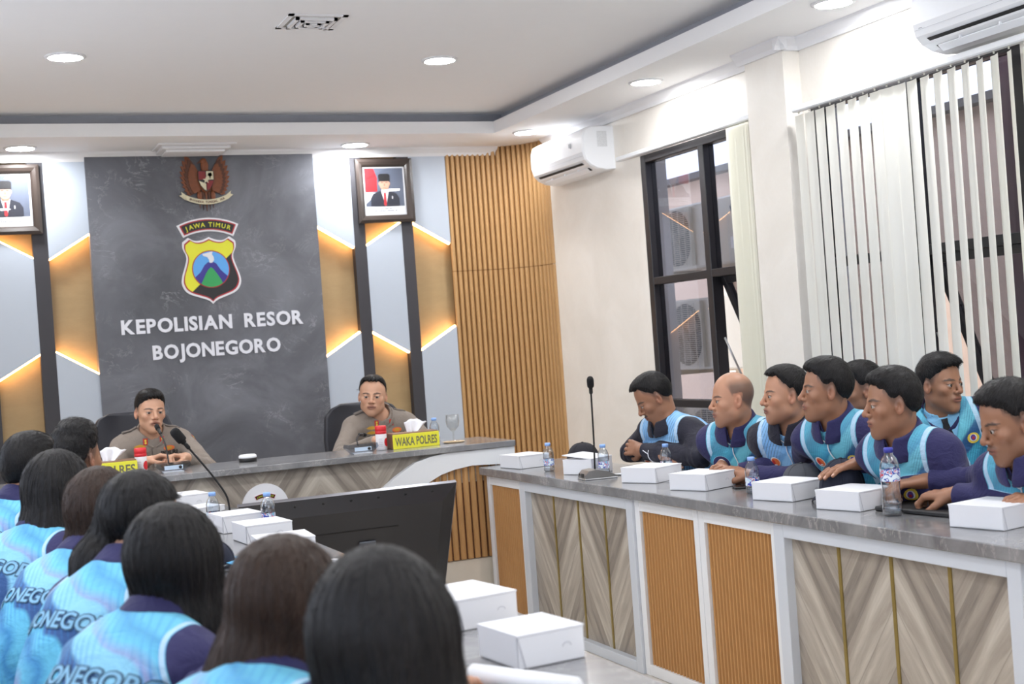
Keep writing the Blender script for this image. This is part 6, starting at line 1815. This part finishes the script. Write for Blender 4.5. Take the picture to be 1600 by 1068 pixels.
# 5
wperson('person holding the navy cap, thick black hair, navy sleeves and teal jersey', (3.28, 3.90), HP + .25, (3.00, 3.84, 1.112), hyaw=-.69, hpitch=.02,
        larm=((3.09, 3.66, .835), (2.985, 3.82, .825)), rarm=((3.20, 4.16, .90), (3.02, 4.06, .905)), lhand=((-.5, .85, -.05), (.1, 0, -1), 1.0, .6), rhand=((-.75, .1, -.10), (0, 0, -1), .22, .3),
        skin=SK['brown'], mat=M_JT, seed=15, vol=.012, beard=.2, wide=.97, jaw=.92, **G)
# 6 back row, shirt and tie
wperson('person in the back row in sky-blue shirt and dark tie under a teal jacket', (3.93, 4.50), radians(146), (3.78, 4.52, 1.118), hyaw=.78, hpitch=.02,
        larm=((4.00, 4.16, .80), (3.74, 4.10, .66)), rarm=((3.66, 4.72, .80), (3.54, 4.44, .66)), lhand=((-.6, -.4, -.3), (0, 0, -1), .3, .3), rhand=((-.5, -.6, -.3), (0, 0, -1), .3, .3),
        skin=SK['brown'], mat=M_JT, seed=16, vol=.013, fringe=.010, stand=.006, beard=.15, wide=.98, open=1.6, vneck=.15, shirt=True, eye=.0036, badges=True, legs=True)
# 7 near right
wperson('person leaning forward at the right edge with fists on the black folder', (3.36, 3.26), HP + .12, (2.965, 3.245, 1.068), hyaw=-.44, hpitch=.26, nb=(.02, .345, .955), sc=1.04,
        larm=((3.06, 3.12, .835), (2.97, 3.52, .835)), rarm=((3.12, 3.58, .86), (3.02, 3.72, .86)), lhand=((-.35, .90, -.05), (0, .2, -1), .95, .6), rhand=((-.9, .35, -.05), (0, 0, -1), .9, .6),
        skin=SK['brown'], mat=M_JT, seed=17, vol=.010, moustache=.35, beard=.45, lump=.002, stand=.005, recede=.004, handsc=1.08, eye=.003, zip=.2, legs=True)
# 8 only the hands are in the picture
wperson('person cut off by the right edge, only folded hands showing on the desk', (3.45, 2.72), HP, (3.10, 2.74, 1.12),
        larm=((3.14, 2.72, .84), (2.985, 3.10, .83)), rarm=((3.22, 3.02, .86), (3.02, 3.18, .835)), lhand=((-.35, .85, .2), (0, .3, -.9), .6, .5), rhand=((-.80, .1, .15), (-.2, .2, -.9), .6, .5),
        skin=SK['brown'], mat=M_JT, seed=18, **G)
# 9 hidden in the back row
wperson('person in the back row, only dark hair and blue shoulder showing between two heads', (3.93, 5.02), HP + .1, (3.74, 4.995, 1.095), hyaw=-.5,
        larm=((3.92, 4.80, .80), (3.66, 4.86, .68)), rarm=((3.90, 5.32, .80), (3.66, 5.24, .68)), lhand=((-.7, .2, -.3), (0, 0, -1), .3, .3), rhand=((-.7, -.2, -.3), (0, 0, -1), .3, .3),
        skin=SK['brown'], mat=M_JS, seed=19, vol=.014, h=.0045, **G)

# officers
wperson('person in taupe police uniform speaking into a microphone, hands clasped', (1.115, 7.90), pi, (1.100, 7.72, 1.178), hyaw=.16, hpitch=.02, hroll=-.04, nb=(.01, .12, 1.055),
        larm=((1.365, 7.58, .86), (1.200, 7.300, .945)), rarm=((.850, 7.58, .86), (1.000, 7.295, .945)), lhand=((-.80, -.35, .12), (0, -.3, -1), .55, .5), rhand=((.85, -.30, .20), (0, -.3, -1), .55, .5),
        skin=SK['fair'], outfit='uniform', mat=M_UNI, collar_mat=M_UNI, mouth=.0035, beard=.05, vol=.010, seed=21, collar_h=.04, open=1.5, legs=True, tape='NO', sw=.168, hem=.05, gaze=-.1)
wperson('person in taupe police uniform with thinning hair, seated behind the WAKA POLRES sign', (2.42, 7.96), pi + .04, (2.376, 7.775, 1.160), hyaw=-.42, hpitch=.03, hroll=-.08, nb=(.0, .13, 1.035),
        larm=((2.68, 7.64, .84), (2.50, 7.36, .93)), rarm=((2.11, 7.62, .84), (2.25, 7.33, .935)), lhand=((-.85, -.30, -.02), (0, 0, -1), .3, .3), rhand=((.85, -.30, -.02), (0, 0, -1), .3, .3),
        skin=SK['fair'], outfit='uniform', mat=M_UNI, collar_mat=M_UNI, recede=.036, temple=.02, beard=.15, fat=.5, vol=.005, seed=22, collar_h=.04, open=1.5, legs=True, tape='YOK', medals=True, sw=.178, girth=1.06, hem=.05, eye=.0036)
office_chair(1.075, 8.00, pi, 1.175, 'black leather office chair behind the speaking officer')
office_chair(2.47, 8.06, pi, 1.115, 'black leather office chair behind the officer with thinning hair')

# left row, seen from behind
TH = radians(-57)
FX, FYY = -sin(TH), cos(TH)
RXX, RYY = cos(TH), sin(TH)
def left_person(label, head, chair_label, lean=.30, drift=0.0, yaw=TH, arms=(.80, .0), **k):
    f = Vector((-sin(yaw), cos(yaw))); r_ = Vector((cos(yaw), sin(yaw))); h = Vector(head[:2])
    root = h - f * lean
    def W(a, b, z): q = root + r_ * a + f * b; return (q.x, q.y, z)
    kw = dict(sw=.142, girth=.92, sc=.96, h=.0055, hj=.0055, eyes=False, badges=False, back_text=True, mat=M_JB, hip_z=.52, skin=SK['tan'], legs=True, bow=.04, nb=(0, lean - .075, head[2] - .128))
    kw.update(k)
    o = wperson(label, tuple(root), yaw, head, larm=(W(-.23, lean + .02, .84), W(-.10, lean + .25, .815)), rarm=(W(.24, lean - .02, .84), W(.12, lean + .24, .815)),
                lhand=((f.x + .4 * r_.x, f.y + .4 * r_.y, -.05), (0, 0, -1), .3, .3), rhand=((f.x - .4 * r_.x, f.y - .4 * r_.y, -.05), (0, 0, -1), .3, .3), **kw)
    stack_chair(root.x, root.y, yaw, chair_label)
    return o
left_person('person nearest the camera, seen from behind, long straight black hair to the bottom edge', (.545, 1.80, 1.025), 'black stacking chair under the person nearest the camera', hair='long', seed=31, vol=.022, hh=.004,
            locks=[((0, 0, 0), (0, -.01, -.16), .098, .108, None), ((0, -.01, -.16), (.01, -.02, -.36), .108, .116, None), ((-.05, -.04, -.2), (-.075, -.05, -.42), .06, .055, None), ((.05, -.02, -.1), (.075, -.02, -.40), .05, .055, None)], strands=50)
left_person('person second from the camera, long dark hair swept to the left over a light-blue collar', (.525, 2.28, 1.00), 'black stacking chair under the second person from the camera', hair='long', seed=32, vol=.018, hair_mat=M_HAIRB, hroll=.05,
            locks=[((0, 0, 0), (-.045, -.02, -.09), .090, .084, None), ((-.045, -.02, -.08), (-.115, -.04, -.18), .082, .066, None), ((-.115, -.04, -.17), (-.19, -.05, -.30), .062, .042, None), ((.02, .0, -.04), (.03, .0, -.09), .06, .045, None)], strands=120)
left_person('person with long black hair falling in thin strands over the BOJONEGORO back lettering', (.425, 2.78, 1.025), 'black stacking chair under the person with thin hair strands', hair='long', seed=33, vol=.016,
            locks=[((0, 0, 0), (0, 0, -.14), .088, .090, None), ((0, -.01, -.12), (.015, -.02, -.22), .082, .052, None), ((-.03, -.03, -.10), (-.085, -.12, -.22), .06, .026, None), ((-.08, -.12, -.21), (-.115, -.17, -.33), .022, .005, None), ((-.05, -.10, -.2), (-.07, -.15, -.32), .018, .005, None), ((-.08, -.08, -.14), (-.19, -.20, -.30), .018, .013, None)], strands=150)
left_person('person with a dark ponytail and one bare ear, third head from the left front', (.425, 3.22, 1.068), 'black stacking chair under the person with the ponytail', hair='tail', seed=34, vol=.010, hyaw=-.80, hpitch=.1, lk=.03,
            locks=[((-.070, .01, .0), (-.100, -.01, -.08), .045, .058, None), ((-.100, -.02, -.08), (-.13, -.06, -.20), .060, .040, None), ((-.13, -.06, -.20), (-.175, -.07, -.30), .038, .012, None)], strands=60)
left_person('person with brown-tinted hair, mostly hidden behind the ponytail', (.395, 3.72, 1.050), 'black stacking chair under the person with brown-tinted hair', hair='long', seed=35, vol=.012, hair_mat=M_HAIRB,
            locks=[((0, 0, 0), (-.02, -.02, -.12), .088, .080, None), ((-.04, -.03, -.10), (-.12, -.06, -.24), .065, .040, None), ((-.12, -.06, -.23), (-.185, -.08, -.34), .036, .018, None)], strands=90)
left_person('person with a straight black bob, cheek just visible, at the left edge', (.330, 4.22, 1.075), 'black stacking chair under the person with the bob', hair='long', seed=36, vol=.014, hyaw=-.45, hpitch=.1, skin=SK['fair'],
            locks=[((-.01, -.02, 0), (-.02, -.035, -.12), .086, .092, None), ((-.02, -.035, -.12), (-.02, -.035, -.165), .092, .090, None)], strands=60)
left_person('person with short black hair and navy collar at the far left edge', (.295, 4.86, 1.105), 'black stacking chair under the man at the far left edge', hair='short', seed=37, sw=.16, girth=1.0, sc=1.0, skin=SK['brown'], vol=.014, h=.005)
left_person('person with tousled curly black hair, behind the bob', (.475, 5.22, 1.110), 'black stacking chair under the person with curly hair', hair='curly', seed=38, sw=.16, girth=1.0, sc=1.0, skin=SK['brown'], h=.005, hyaw=.1)
